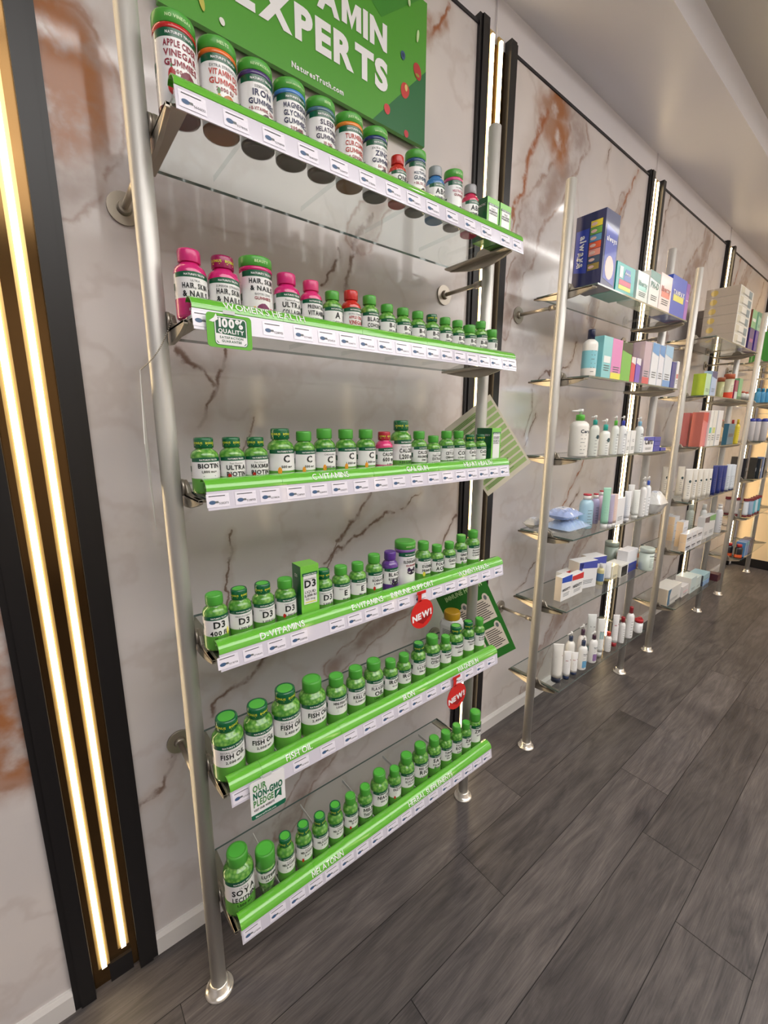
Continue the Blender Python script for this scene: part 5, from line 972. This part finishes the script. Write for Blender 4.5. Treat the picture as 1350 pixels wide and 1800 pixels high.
(3,3,'tube',3.072,-0.257,0.953,0.03,0.03,0.169,'fifth cream body lotion tube in the front row, counted from the left','lotion tube',{'c':(0.74, 0.72, 0.67),'cc':(0.74, 0.72, 0.67),'badge':1,'big':1}),
(3,3,'tube',2.878,-0.077,0.953,0.045,0.045,0.18,'cream body lotion tube at the back, left of the pole','lotion tube',{'c':(0.74, 0.7, 0.62),'cc':(0.74, 0.72, 0.67),'badge':1,'big':1}),
(3,3,'tube',2.91,-0.15,0.953,0.041,0.041,0.184,'cream body lotion tube at the back, right of the pole','lotion tube',{'c':(0.74, 0.7, 0.62),'cc':(0.74, 0.72, 0.67),'badge':1,'big':1}),
(3,3,'tube',3.134,-0.267,0.953,0.03,0.03,0.187,'first navy lotion tube after the cream ones','lotion tube',{'c':(0.015, 0.03, 0.2),'cc':(0.02, 0.03, 0.22),'big':1}),
(3,3,'tube',3.245,-0.267,0.953,0.03,0.03,0.181,'second navy lotion tube after the cream ones','lotion tube',{'c':(0.015, 0.03, 0.2),'cc':(0.02, 0.03, 0.22),'big':1}),
(3,3,'tube',3.335,-0.268,0.953,0.03,0.03,0.176,'third navy lotion tube after the cream ones','lotion tube',{'c':(0.015, 0.03, 0.2),'cc':(0.02, 0.03, 0.22),'big':1}),
(3,3,'tube',3.414,-0.271,0.953,0.03,0.03,0.179,'first white and navy lotion tube near the right end','lotion tube',{'c':(0.62, 0.68, 0.75),'cc':(0.02, 0.04, 0.25),'big':1}),
(3,3,'tube',3.497,-0.271,0.953,0.03,0.03,0.175,'second white and navy lotion tube near the right end','lotion tube',{'c':(0.62, 0.68, 0.75),'cc':(0.02, 0.04, 0.25),'big':1}),
(3,3,'tube',3.539,-0.271,0.953,0.03,0.03,0.17,'third white and navy lotion tube near the right end','lotion tube',{'c':(0.62, 0.68, 0.75),'cc':(0.02, 0.04, 0.25),'big':1}),
(3,4,'box',2.754,-0.267,0.656,0.095,0.036,0.052,'left soap box of the front stack, bottom layer','soap box',{'c':(0.72, 0.74, 0.8),'side':(0.8, 0.62, 0.44),'band':(0.03, 0.04, 0.08)}),
(3,4,'box',2.754,-0.267,0.7085,0.095,0.036,0.052,'left soap box of the front stack, top layer','soap box',{'c':(0.72, 0.74, 0.8),'side':(0.8, 0.62, 0.44),'band':(0.03, 0.04, 0.08)}),
(3,4,'box',2.848,-0.267,0.656,0.089,0.036,0.052,'middle soap box of the front stack, bottom layer','soap box',{'c':(0.72, 0.74, 0.8),'side':(0.8, 0.62, 0.44),'band':(0.03, 0.04, 0.08)}),
(3,4,'box',2.848,-0.267,0.7085,0.089,0.036,0.052,'middle soap box of the front stack, top layer','soap box',{'c':(0.72, 0.74, 0.8),'side':(0.8, 0.62, 0.44),'band':(0.03, 0.04, 0.08)}),
(3,4,'box',2.947,-0.267,0.656,0.105,0.036,0.052,'right soap box of the front stack, bottom layer','soap box',{'c':(0.72, 0.74, 0.8),'side':(0.8, 0.62, 0.44),'band':(0.03, 0.04, 0.08)}),
(3,4,'box',2.947,-0.267,0.7085,0.105,0.036,0.052,'right soap box of the front stack, top layer','soap box',{'c':(0.72, 0.74, 0.8),'side':(0.8, 0.62, 0.44),'band':(0.03, 0.04, 0.08)}),
(3,4,'box',2.841,-0.217,0.656,0.086,0.036,0.052,'soap box of the rear stack, bottom layer','soap box',{'c':(0.72, 0.74, 0.8),'side':(0.8, 0.62, 0.44)}),
(3,4,'box',2.841,-0.217,0.7085,0.086,0.036,0.052,'soap box of the rear stack, middle layer','soap box',{'c':(0.72, 0.74, 0.8),'side':(0.8, 0.62, 0.44)}),
(3,4,'box',2.841,-0.217,0.761,0.086,0.036,0.052,'soap box of the rear stack, top layer','soap box',{'c':(0.72, 0.74, 0.8),'side':(0.8, 0.62, 0.44)}),
(3,4,'box',3.002,-0.078,0.656,0.086,0.045,0.052,'soap box of the stack nearest the wall, bottom layer','soap box',{'c':(0.72, 0.74, 0.8),'side':(0.8, 0.62, 0.44)}),
(3,4,'box',3.002,-0.078,0.7085,0.086,0.045,0.052,'soap box of the stack nearest the wall, middle layer','soap box',{'c':(0.72, 0.74, 0.8),'side':(0.8, 0.62, 0.44)}),
(3,4,'box',3.002,-0.078,0.761,0.086,0.045,0.052,'soap box of the stack nearest the wall, top layer','soap box',{'c':(0.72, 0.74, 0.8),'side':(0.8, 0.62, 0.44)}),
(3,4,'box',2.963,-0.128,0.656,0.086,0.045,0.052,'soap box of the stack behind the pole, bottom layer','soap box',{'c':(0.72, 0.74, 0.8),'side':(0.8, 0.62, 0.44)}),
(3,4,'box',2.963,-0.128,0.7085,0.086,0.045,0.052,'soap box of the stack behind the pole, middle layer','soap box',{'c':(0.72, 0.74, 0.8),'side':(0.8, 0.62, 0.44)}),
(3,4,'box',2.963,-0.128,0.761,0.086,0.045,0.052,'soap box of the stack behind the pole, top layer','soap box',{'c':(0.72, 0.74, 0.8),'side':(0.8, 0.62, 0.44)}),
(3,4,'cap',3.374,-0.104,0.656,0.052,0.052,0.185,'pale green rounded bottle behind the soap boxes','bottle',{'c':(0.55, 0.6, 0.54),'cc':(0.6, 0.65, 0.6),'capr':0.6}),
(3,4,'cap',3.449,-0.162,0.656,0.045,0.045,0.185,'white rounded bottle behind the cartons','bottle',{'c':(0.72, 0.74, 0.74),'cc':(0.8, 0.8, 0.8),'capr':0.6}),
(3,4,'box',3.1665,-0.24,0.656,0.0959,0.04,0.146,'white carton with dark plum top','carton',{'c':(0.66, 0.68, 0.72),'top':(0.06, 0.04, 0.09)}),
(3,4,'box',3.2795,-0.24,0.656,0.1279,0.04,0.147,'white carton with green top','carton',{'c':(0.66, 0.7, 0.74),'top':(0.1, 0.4, 0.12)}),
(3,4,'talc',3.439,-0.254,0.656,0.052,0.052,0.199,'large white bottle at the right end of the third bay fifth shelf','bottle',{'c':(0.66, 0.67, 0.7),'cc':(0.7, 0.65, 0.66)}),
(3,5,'box',2.7976,-0.195,0.305,0.2252,0.09,0.102,'large white supply box with blue side stripe on the bottom shelf','supply box',{'c':(0.72, 0.71, 0.68),'side':(0.74, 0.64, 0.5),'edge':(0.07, 0.18, 0.3)}),
(3,5,'box',2.9679,-0.205,0.305,0.113,0.09,0.07,'white carton with pink print beside the large supply box','carton',{'c':(0.7, 0.68, 0.68),'band':(0.75, 0.5, 0.55)}),
(3,5,'box',3.0808,-0.215,0.305,0.1103,0.09,0.104,'white and pale green carton, nearer of the pair','carton',{'c':(0.6, 0.72, 0.72),'side':(0.72, 0.7, 0.66)}),
(3,5,'box',3.1879,-0.215,0.305,0.1015,0.09,0.084,'white and pale green carton, farther of the pair','carton',{'c':(0.62, 0.72, 0.7),'side':(0.72, 0.7, 0.66)}),
(3,5,'box',3.3163,-0.225,0.305,0.1384,0.09,0.034,'dark blue carton under the charcoal box','carton',{'c':(0.25, 0.42, 0.7),'side':(0.04, 0.05, 0.08)}),
(3,5,'box',3.3127,-0.225,0.3395,0.1457,0.09,0.044,'charcoal box on top of the dark blue carton','carton',{'c':(0.35, 0.55, 0.62),'side':(0.05, 0.05, 0.06)}),
(3,5,'box',3.475,-0.27,0.305,0.07,0.07,0.05,'dark carton with red label at the back of the bottom shelf','carton',{'c':(0.08, 0.02, 0.03)}),
(4,0,'box',4.31,-0.159,1.86,0.12,0.12,0.23,'green garden pack on the fourth bay top shelf','packet',{'c':(0.03, 0.28, 0.03)}),
(4,1,'cap',4.223,-0.196,1.56,0.045,0.045,0.11,'leftmost blue bottle on the fourth bay second shelf','bottle',{'c':(0.05, 0.3, 0.55),'cc':(0.05, 0.3, 0.5),'capr':0.5}),
(4,1,'cap',4.272,-0.214,1.56,0.045,0.045,0.11,'middle blue bottle on the fourth bay second shelf','bottle',{'c':(0.05, 0.3, 0.55),'cc':(0.05, 0.3, 0.5),'capr':0.5}),
(4,1,'cap',4.322,-0.232,1.56,0.045,0.045,0.11,'rightmost blue bottle on the fourth bay second shelf','bottle',{'c':(0.05, 0.3, 0.55),'cc':(0.05, 0.3, 0.5),'capr':0.5}),
(4,2,'cap',4.195,-0.194,1.268,0.05,0.05,0.15,'leftmost white deodorant with blue domed cap','deodorant',{'c':(0.62, 0.6, 0.62),'cc':(0.03, 0.05, 0.35),'capr':0.92,'dome':1,'ph':0.175}),
(4,2,'cap',4.255,-0.216,1.268,0.05,0.05,0.15,'middle white deodorant with blue domed cap','deodorant',{'c':(0.62, 0.6, 0.62),'cc':(0.03, 0.05, 0.35),'capr':0.92,'dome':1,'ph':0.175}),
(4,2,'cap',4.315,-0.25,1.268,0.05,0.05,0.15,'rightmost white deodorant with blue domed cap','deodorant',{'c':(0.62, 0.6, 0.62),'cc':(0.03, 0.05, 0.35),'capr':0.92,'dome':1,'ph':0.175}),
(4,3,'box',4.192,-0.13,0.972,0.042,0.042,0.17,'first black grooming box from the left on the fourth bay','grooming box',{'c':(0.02, 0.02, 0.03),'band':None}),
(4,3,'box',4.192,-0.187,0.972,0.042,0.042,0.16,'second black grooming box from the left on the fourth bay','grooming box',{'c':(0.03, 0.03, 0.04),'band':(0.5, 0.55, 0.6)}),
(4,3,'box',4.192,-0.247,0.972,0.042,0.042,0.17,'third black grooming box from the left on the fourth bay','grooming box',{'c':(0.02, 0.02, 0.02),'band':(0.3, 0.32, 0.35)}),
(4,3,'box',4.245,-0.265,0.972,0.042,0.042,0.16,'fourth black grooming box from the left on the fourth bay','grooming box',{'c':(0.02, 0.03, 0.04),'band':(0.6, 0.62, 0.65)}),
(4,3,'box',4.32,-0.265,0.972,0.042,0.042,0.17,'fifth black grooming box from the left on the fourth bay','grooming box',{'c':(0.15, 0.25, 0.5),'band':(0.4, 0.5, 0.7)}),
(4,3,'box',4.4,-0.265,0.972,0.042,0.042,0.16,'sixth black grooming box from the left on the fourth bay','grooming box',{'c':(0.02, 0.03, 0.04),'band':None}),
(4,4,'tube',4.192,-0.13,0.664,0.04,0.04,0.13,'first grooming tube from the left with dark red top on the fourth bay','tube',{'c':(0.55, 0.5, 0.5),'cc':(0.2, 0.02, 0.03),'flip':1}),
(4,4,'tube',4.192,-0.187,0.664,0.04,0.04,0.13,'second grooming tube from the left with dark red top on the fourth bay','tube',{'c':(0.6, 0.56, 0.54),'cc':(0.2, 0.02, 0.03),'flip':1}),
(4,4,'tube',4.192,-0.247,0.664,0.04,0.04,0.13,'third grooming tube from the left with dark red top on the fourth bay','tube',{'c':(0.6, 0.66, 0.75),'cc':(0.2, 0.02, 0.03),'flip':1}),
(4,4,'tube',4.245,-0.265,0.664,0.04,0.04,0.13,'fourth grooming tube from the left with dark red top on the fourth bay','tube',{'c':(0.3, 0.4, 0.55),'cc':(0.2, 0.02, 0.03),'flip':1}),
(4,4,'tube',4.32,-0.265,0.664,0.04,0.04,0.13,'fifth grooming tube from the left with dark red top on the fourth bay','tube',{'c':(0.1, 0.35, 0.45),'cc':(0.2, 0.02, 0.03),'flip':1}),
(4,4,'tube',4.4,-0.265,0.664,0.04,0.04,0.13,'sixth grooming tube from the left with dark red top on the fourth bay','tube',{'c':(0.5, 0.65, 0.75),'cc':(0.2, 0.02, 0.03),'flip':1}),
(4,4,'tube',4.49,-0.265,0.664,0.04,0.04,0.13,'seventh grooming tube from the left with dark red top on the fourth bay','tube',{'c':(0.05, 0.3, 0.4),'cc':(0.2, 0.02, 0.03),'flip':1}),
(4,5,'cap',4.2,-0.185,0.325,0.06,0.06,0.11,'black bottle with red lid and orange foot, left one','bottle',{'c':(0.015, 0.015, 0.02),'cc':(0.5, 0.03, 0.03),'capr':0.6,'footc':(0.75, 0.12, 0.03)}),
(4,5,'cap',4.2,-0.25,0.325,0.06,0.06,0.11,'black bottle with red lid and orange foot, right one','bottle',{'c':(0.015, 0.015, 0.02),'cc':(0.5, 0.03, 0.03),'capr':0.6,'footc':(0.75, 0.12, 0.03)}),
(4,5,'box',4.27,-0.25,0.325,0.06,0.06,0.12,'first blue razor carton from the left on the fourth bay bottom shelf','razor carton',{'c':(0.1, 0.3, 0.6),'top':(0.05, 0.3, 0.5)}),
(4,5,'box',4.34,-0.25,0.325,0.06,0.06,0.12,'second blue razor carton from the left on the fourth bay bottom shelf','razor carton',{'c':(0.08, 0.2, 0.5),'top':(0.05, 0.4, 0.45)}),
(4,5,'box',4.41,-0.25,0.325,0.06,0.06,0.12,'third blue razor carton from the left on the fourth bay bottom shelf','razor carton',{'c':(0.03, 0.05, 0.15),'top':(0.02, 0.02, 0.05)}),
(4,5,'box',4.48,-0.25,0.325,0.06,0.06,0.12,'fourth blue razor carton from the left on the fourth bay bottom shelf','razor carton',{'c':(0.03, 0.04, 0.12),'top':(0.02, 0.02, 0.05)}),
]

BAYN = {2: 'second', 3: 'third', 4: 'fourth'}; SHN = ['top', 'second', 'third', 'fourth', 'fifth', 'bottom']
def pl(nm, c, r=.32, coat=.3): return mat(nm, tuple(c), r, coat=coat)
def minilines(mb, fn, x0, x1, z0, z1, mi, n=4):
    for k in range(n):
        z = z1-(z1-z0)*(k+.5)/n; q = (x1-x0)*(.15*(k*5 % 4)/3)
        mb.flat([(x0, z), (x1-q, z), (x1-q, z+(z1-z0)*.25/n*1.4), (x0, z+(z1-z0)*.25/n*1.4)], fn, mi)
def goods(bay, s, kind, x, y, z, w, d, H, label, cat, k):
    g = 'goods on the %s shelf of the %s bay' % (SHN[s], BAYN[bay])
    far = bay == 4
    nm = cat.replace(' ', '_').replace('-', '_')
    rot = k.get('rot', 0) if kind in ('box', 'pack') else (-.75 if kind == 'tube' else -.4)
    t = thing(nm, label, cat, (x, y, z+.0004), rot, g)
    c = k.get('c', (.8, .8, .8)); body = pl(nm+'_colour', c)
    if kind == 'box':
        fc = [body, pl('carton_side', k.get('side', c)), pl('carton_top', k.get('top', c))]
        mb = MB(); mb.box(-w/2, w/2, -d/2, d/2, 0, H, 0, fm=[0, 0, 0, 1, 1, 1]); b = mb.build('carton_body', fc, t, bevel=min(.0012, w*.02))
        fn = lambda u, v: (u, -d/2-.0005, v); f2 = lambda u, v: (u, -d/2-.0009, v)
        ms = [WHITE_LABEL, INKG]; mb = MB(); used = False
        def m_(cc): ms.append(pl('carton_print', cc)); return len(ms)-1
        if k.get('top'): mb.flat([(-w*.49, H*.78), (w*.49, H*.70), (w*.49, H*.99), (-w*.49, H*.99)], fn, m_(k['top'])); used = True
        if k.get('foot'): a = k.get('footh', .16); mb.flat([(-w*.49, .001), (w*.49, .001), (w*.49, H*a), (-w*.49, H*a)], fn, m_(k['foot'])); used = True
        if k.get('band'): a = k.get('bandh', .16)/2; mb.flat([(-w*.36, H*(.45-a)), (w*.36, H*(.45-a)), (w*.36, H*(.45+a)), (-w*.36, H*(.45+a))], fn, m_(k['band'])); used = True
        if k.get('edge'): mb.flat([(-w*.49, .002), (-w*.30, .002), (-w*.36, H*.6), (-w*.25, H*.98), (-w*.49, H*.98)], fn, m_(k['edge'])); used = True
        if not far and sum(c) > 1.2: minilines(mb, f2, -w*.3, w*.3, H*.15, H*.32, 1, 3); used = True
        if k.get('sbadge'):
            i_ = m_((.55, .40, .10)); mb.add([(-w/2-.0008, d*.25+.018*cos(q*pi/7), H*.5+.016*sin(q*pi/7)) for q in range(14)], [tuple(range(14))], i_)
            i_ = m_((.62, .60, .5)); mb.flat([(-w*.45, H*.1), (-w*.2, H*.1), (-w*.2, H*.9), (-w*.45, H*.9)], fn, i_); i_ = m_((.2, .3, .36)); mb.flat([(w*.15, H*.1), (w*.4, H*.1), (w*.4, H*.9), (w*.15, H*.9)], fn, i_); used = True
        if used: mb.build('carton_print', ms, b, fix=False)
        art = k.get('art')
        if art == 'always':
            mb = MB(); ms = [BW, pl('pack_royal_blue', (.02, .05, .42)), pl('pack_yellow', h(235, 215, 60)), pl('pack_green', h(110, 170, 70)), pl('pack_blue', h(90, 150, 200)), pl('pack_orange', h(225, 90, 50)), pl('pack_rose', h(225, 150, 140)), pl('pack_gold', h(150, 130, 60)), pl('pack_slate', h(60, 80, 110)), pl('pad_pink', h(240, 200, 190))]
            L2 = lambda o: (lambda u, v: (-w/2-.0006-o, -u, v))       # u: towards the front
            mb.flat([(-d*.46, H*.24), (-d*.02, H*.20), (-d*.02, H*.80), (-d*.46, H*.80)], L2(0), 1)
            for q, mi in enumerate((2, 3, 4, 5, 6, 8, 7)):
                z1 = H*(.88-.095*q); mb.flat([(d*.02, z1-H*.088), (d*.40, z1-H*.088), (d*.40, z1), (d*.02, z1)], L2(0), mi)
                mb.flat([(d*.14+d*.10*cos(a*pi/6), z1-H*.045+H*.022*sin(a*pi/6)) for a in range(12)], L2(.0004), 9)
            mb.text('always', .030, lambda u, v: L2(.0005)(-d*.30+v, H*.72-u), 0, bold=1, align='l', maxw=H*.42)
            mb.text('MAXI', .012, lambda u, v: L2(.0005)(-d*.36+v, H*.50-u), 0, bold=1, align='l')
            mb.flat([(-w*.4, H*.1), (w*.4, H*.04), (w*.4, H*.75), (-w*.4, H*.80)], fn, 1); mb.flat([(w*.3*cos(a*pi/8), H*.26+H*.16*sin(a*pi/8)) for a in range(16)], f2, 9); mb.text('always', .022, lambda u, v: (u, -d/2-.0013, H*.6+v), 0, bold=1, maxw=w*.7)
            mb.build('pack_print', ms, b, fix=False)
        if art == 'teal':
            mb = MB(); ms = [BW, pl('pack_magenta', h(200, 40, 90)), pl('pack_yellow', h(225, 215, 60)), pl('pack_royal_blue', (.03, .12, .45)), pl('pack_violet', h(90, 70, 150))]
            mb.flat([(-w*.35, H*.12), (w*.30, H*.12), (w*.30, H*.26), (-w*.35, H*.26)], fn, 2); mb.flat([(-w*.35, H*.27), (w*.30, H*.27), (w*.30, H*.45), (-w*.35, H*.45)], fn, 1); mb.flat([(-w*.12, H*.46), (w*.30, H*.46), (w*.22, H*.85), (-w*.04, H*.85)], fn, 3); mb.flat([(-w*.36, H*.5), (-w*.18, H*.5), (-w*.18, H*.88), (-w*.36, H*.88)], f2, 0); mb.text('always', .012, lambda u, v: (u+w*.08, -d/2-.0014, H*.66+v), 0, bold=1, maxw=w*.3)
            mb.build('pack_print', ms, b, fix=False)
        if art == 'pat':
            pass
        if k.get('t'):
            mb = MB(); tz = .52 if k['t'] != 'MIGHTY' else .40
            mb.text(k['t'], w*.22, lambda u, v: (u, -d/2-.0012, H*tz+v), 0, bold=1, maxw=w*.78); mb.build('carton_lettering', pl('carton_ink', k.get('tc', (.03, .04, .06))), b, fix=False)
        return t
    if kind == 'pack':
        N, K = 16, 10; vs = []; fs = []
        random.seed(int(x*1000))
        for sgn in (0, 1):
            for i in range(N+1):
                for j in range(K+1):
                    u, v = i/N*2-1, j/K*2-1; e = (1-abs(u)**3)*(1-abs(v)**2.6); hh = H*(.5+.5*e) if sgn else H*.5*(1-e)
                    if 0 < i < N and 0 < j < K: hh += random.uniform(-1, 1)*.004*e*(1 if sgn else .2)
                    vs.append((u*w/2*(1-.04*v*v), v*d/2*(1-.05*u*u), max(0, min(H, hh))))
        q = (N+1)*(K+1)
        for i in range(N):
            for j in range(K):
                a = i*(K+1)+j; fs += [(a, a+K+1, a+K+2, a+1), (q+a, q+a+1, q+a+K+2, q+a+K+1)]
        mb = MB(); mb.add(vs, fs, 0, False); b = mb.build('wrapper', pl('crinkled_wrapper', c, .12, 1), t); 
        mb = MB(); mb.box(-w*.18, w*.18, -d*.12, d*.16, H*.90, H*1.0); mb.build('sticker', pl('wrapper_sticker', (.7, .74, .86)), t)
        return t
    R = w/2; sy = k.get('sy', .8 if w > .035 else 1)
    mb = MB(); lettR = R
    if kind == 'pump':
        mb.lathe([(R*.85, 0), (R*.98, .003), (R, H*.04), (R, H*.82), (R*.93, H*.90), (R*.70, H*.96), (R*.36, H*.99), (R*.34, H)], 28, sy=sy); b = mb.build('bottle_body', body, t)
        P = k.get('ph', H*1.25); cr = R*.42
        mb = MB(); mb.lathe([(cr, H), (cr, H+(P-H)*.45), (cr*.9, H+(P-H)*.5)], 28, knurl=.03); mb.build('collar', pl('pump_collar', k['cc']), t)
        mb = MB(); z1 = H+(P-H)*.5; mb.lathe([(cr*.35, z1), (cr*.35, H+(P-H)*.72), (cr*.62, H+(P-H)*.74), (cr*.62, P-.002), (cr*.4, P)], 16)
        mb.tube((0, 0, P-(P-H)*.15), (-R*1.25, -R*.3, P-(P-H)*.2), cr*.26, 10, 0, cr*.18); mb.build('pump_head', pl('pump_white', (.86, .86, .85)), t)
        lz = (.10, .70)
    elif kind == 'cap' or kind == 'talc':
        P = k.get('ph', H); rc = k.get('capr', .55)*R; Hb = P*.80 if 'ph' not in k else H
        if k.get('dome'):
            mb.lathe([(R*.85, 0), (R, .004), (R, H*.95), (R*.97, H)], 28); b = mb.build('bottle_body', body, t)
            mb = MB(); mb.lathe([(R*.95, H), (R*.95, H+(P-H)*.4), (R*.8, H+(P-H)*.75), (R*.4, P), (.001, P)], 28, capt=False); mb.build('domed_cap', pl('cap_colour', k['cc']), t)
        else:
            if kind == 'talc': Hb = H*.84; rc = R*.50; pf = [(R*.9, 0), (R, .004), (R*.96, Hb*.6), (R*.95, Hb*.8), (R*.85, Hb*.92), (R*.6, Hb*.98), (R*.45, Hb)]
            else: Hb = H*.80; pf = [(R*.85, 0), (R*.98, .003), (R, H*.04), (R, Hb*.84), (R*.94, Hb*.91), (max(R*.62, rc*.8), Hb*.97), (rc*.9, Hb)]
            mb.lathe(pf, 28, sy=sy); b = mb.build('bottle_body', body, t)
            mb = MB()
            if kind == 'talc': mb.lathe([(rc, Hb), (rc, H*.955)], 28, mi=0); mb.lathe([(rc*1.04, H*.955), (rc*1.04, H*.99), (rc*.95, H)], 28, mi=1); mb.build('cap', [pl('cap_white', (.84, .82, .80)), pl('cap_colour', k['cc'])], t)
            else: mb.lathe([(rc, Hb), (rc, H*.97), (rc*.93, H)], 32, knurl=.03); mb.build('cap', pl('cap_colour', k['cc']), t)
        lz = (.10, .62)
        if k.get('lc') or k.get('footc'):
            m2 = MB(); a, bb = (.18, .55) if k.get('lc') else (.02, .24)
            m2.lathe([(R*1.005+.0003, H*a), (R*1.005+.0003, H*bb)], 28, capb=False, capt=False, sy=sy); m2.build('wrap_label', pl('wrap_label', k.get('lc') or k['footc']), b, fix=False)
    elif kind == 'tube':
        c0 = H*.14 if not k.get('big') else H*.03; cr = R*.86; n = 24; lv = 9; vs = []; fs = []
        def ring(tt):
            rx = R*(1-.02*tt) if tt < .9 else R*1.02; ry = R*.92*(1-tt)**.55+.0012
            return rx, ry
        flip = k.get('flip')
        for j in range(lv+1):
            tt = j/lv*.94; rx, ry = ring(tt); zz = c0+(H*.97-c0)*j/lv
            if j == lv: rx, ry = R*1.02, .0012
            for i in range(n): a = 2*pi*i/n; vs.append((rx*sin(a), -ry*cos(a), zz))
        for i in range(n): a = 2*pi*i/n; vs.append((R*1.03*sin(a), -.0010*cos(a), H))
        for j in range(lv+1):
            for i in range(n): fs.append((j*n+i, j*n+(i+1) % n, (j+1)*n+(i+1) % n, (j+1)*n+i))
        fs.append(tuple(reversed(range(n)))); fs.append(tuple((lv+1)*n+i for i in range(n)))
        mb.add(vs, fs, 0, True); b = mb.build('tube_body', body, t)
        mb = MB(); mb.lathe([(cr, 0), (cr, c0-.0002)], 32, knurl=.02, sy=.95); mb.build('cap', pl('cap_colour', k['cc']), t)
        if flip:
            m2 = MB(); m2.box(-R*.9, R*.9, -R*.5, R*.5, H*1.001, H*1.16); m2.build('top_cap', pl('cap_colour', k['cc']), t)
        lz = (.20, .60)
    elif kind == 'jar':
        lidz = H*.80
        mb.lathe([(R*.85, 0), (R*.97, .004), (R*.98, H*.1), (R*.98, lidz-.001)], 36); b = mb.build('jar_body', body, t)
        mb = MB(); mb.lathe([(R, lidz), (R, H*.97), (R*.96, H)], 40); lid = mb.build('lid', pl('lid_colour', k['cc']), t)
        if k.get('foot'):
            m2 = MB(); m2.lathe([(R*.99, H*.02), (R*.99, H*.26)], 36, capb=False, capt=False); m2.build('foot_band', pl('wrap_label', k['foot']), b, fix=False)
        if k.get('handle'):
            m2 = MB(); pv = None
            for i in range(9):
                a = pi*i/8; p = (R*1.0*cos(a), 0, H*.9+R*.9*sin(a))
                if pv: m2.tube(pv, p, .0028, 8)
                pv = p
            m2.build('handle', pl('lid_colour', k['cc']), t)
        lz = (.2, .6)
    if far: return t
    # front label print, wrapped on the body
    SY = {'tube': .80}.get(kind, sy if kind != 'jar' else 1)
    f = lambda u, v, o=.0012: ((R+o)*sin(u/R), -((R+o)*cos(u/R))*SY if kind != 'tube' else -((R*.92*max(.06, (1-(v/H))**.55)+.0022)*cos(u/R)), v)
    ms = [INKG, pl('label_ink', (.03, .05, .08)), pl('label_patch', k.get('patch') or k.get('band') or (.7, .72, .75))]; mb = MB()
    if k.get('badge'):
        ms.append(pl('badge_teal', h(20, 60, 66))); mb.flat([(R*.25+R*.38*cos(a*pi/10), H*.62+R*.42*sin(a*pi/10)) for a in range(20)], lambda u, v: f(u, v), 3)
    if k.get('t'): mb.text(k['t'], R*.42, lambda u, v: f(u+R*.15, v+H*.66), 1, bold=1, maxw=R*1.1)
    if k.get('patch') or k.get('band'): wz = (.12, .40) if k.get('patch') else (.48, .66); [mb.flat([(R*(-.5+.14*i), H*wz[0]), (R*(-.36+.14*i), H*wz[0]), (R*(-.36+.14*i), H*wz[1]), (R*(-.5+.14*i), H*wz[1])], lambda u, v: f(u, v, .0008), 2) for i in range(9)]
    if k.get('red'): ms.append(pl('label_red', h(150, 40, 50))); mb.flat([(-R*.5, H*.66), (0, H*.66), (R*.8, H*.70), (R*.8, H*.73), (0, H*.69), (-R*.5, H*.69)], lambda u, v: f(u, v), 3)
    for q in range(6): z_ = H*(lz[0]+(lz[1]-lz[0])*q/6); mb.flat([(-R*.35, z_), (R*.1+R*.1*(q % 3), z_), (R*.1+R*.1*(q % 3), z_+H*.012), (-R*.35, z_+H*.012)], lambda u, v: f(u, v), 0)
    mb.build('label_print', ms, b, fix=False)
    return t
for row in ITEMS:
    bay, s, kind, x, y, z, w, d, H, label, cat, k = row
    goods(bay, s, kind, x, y, z, w, d, H, label, cat, k)
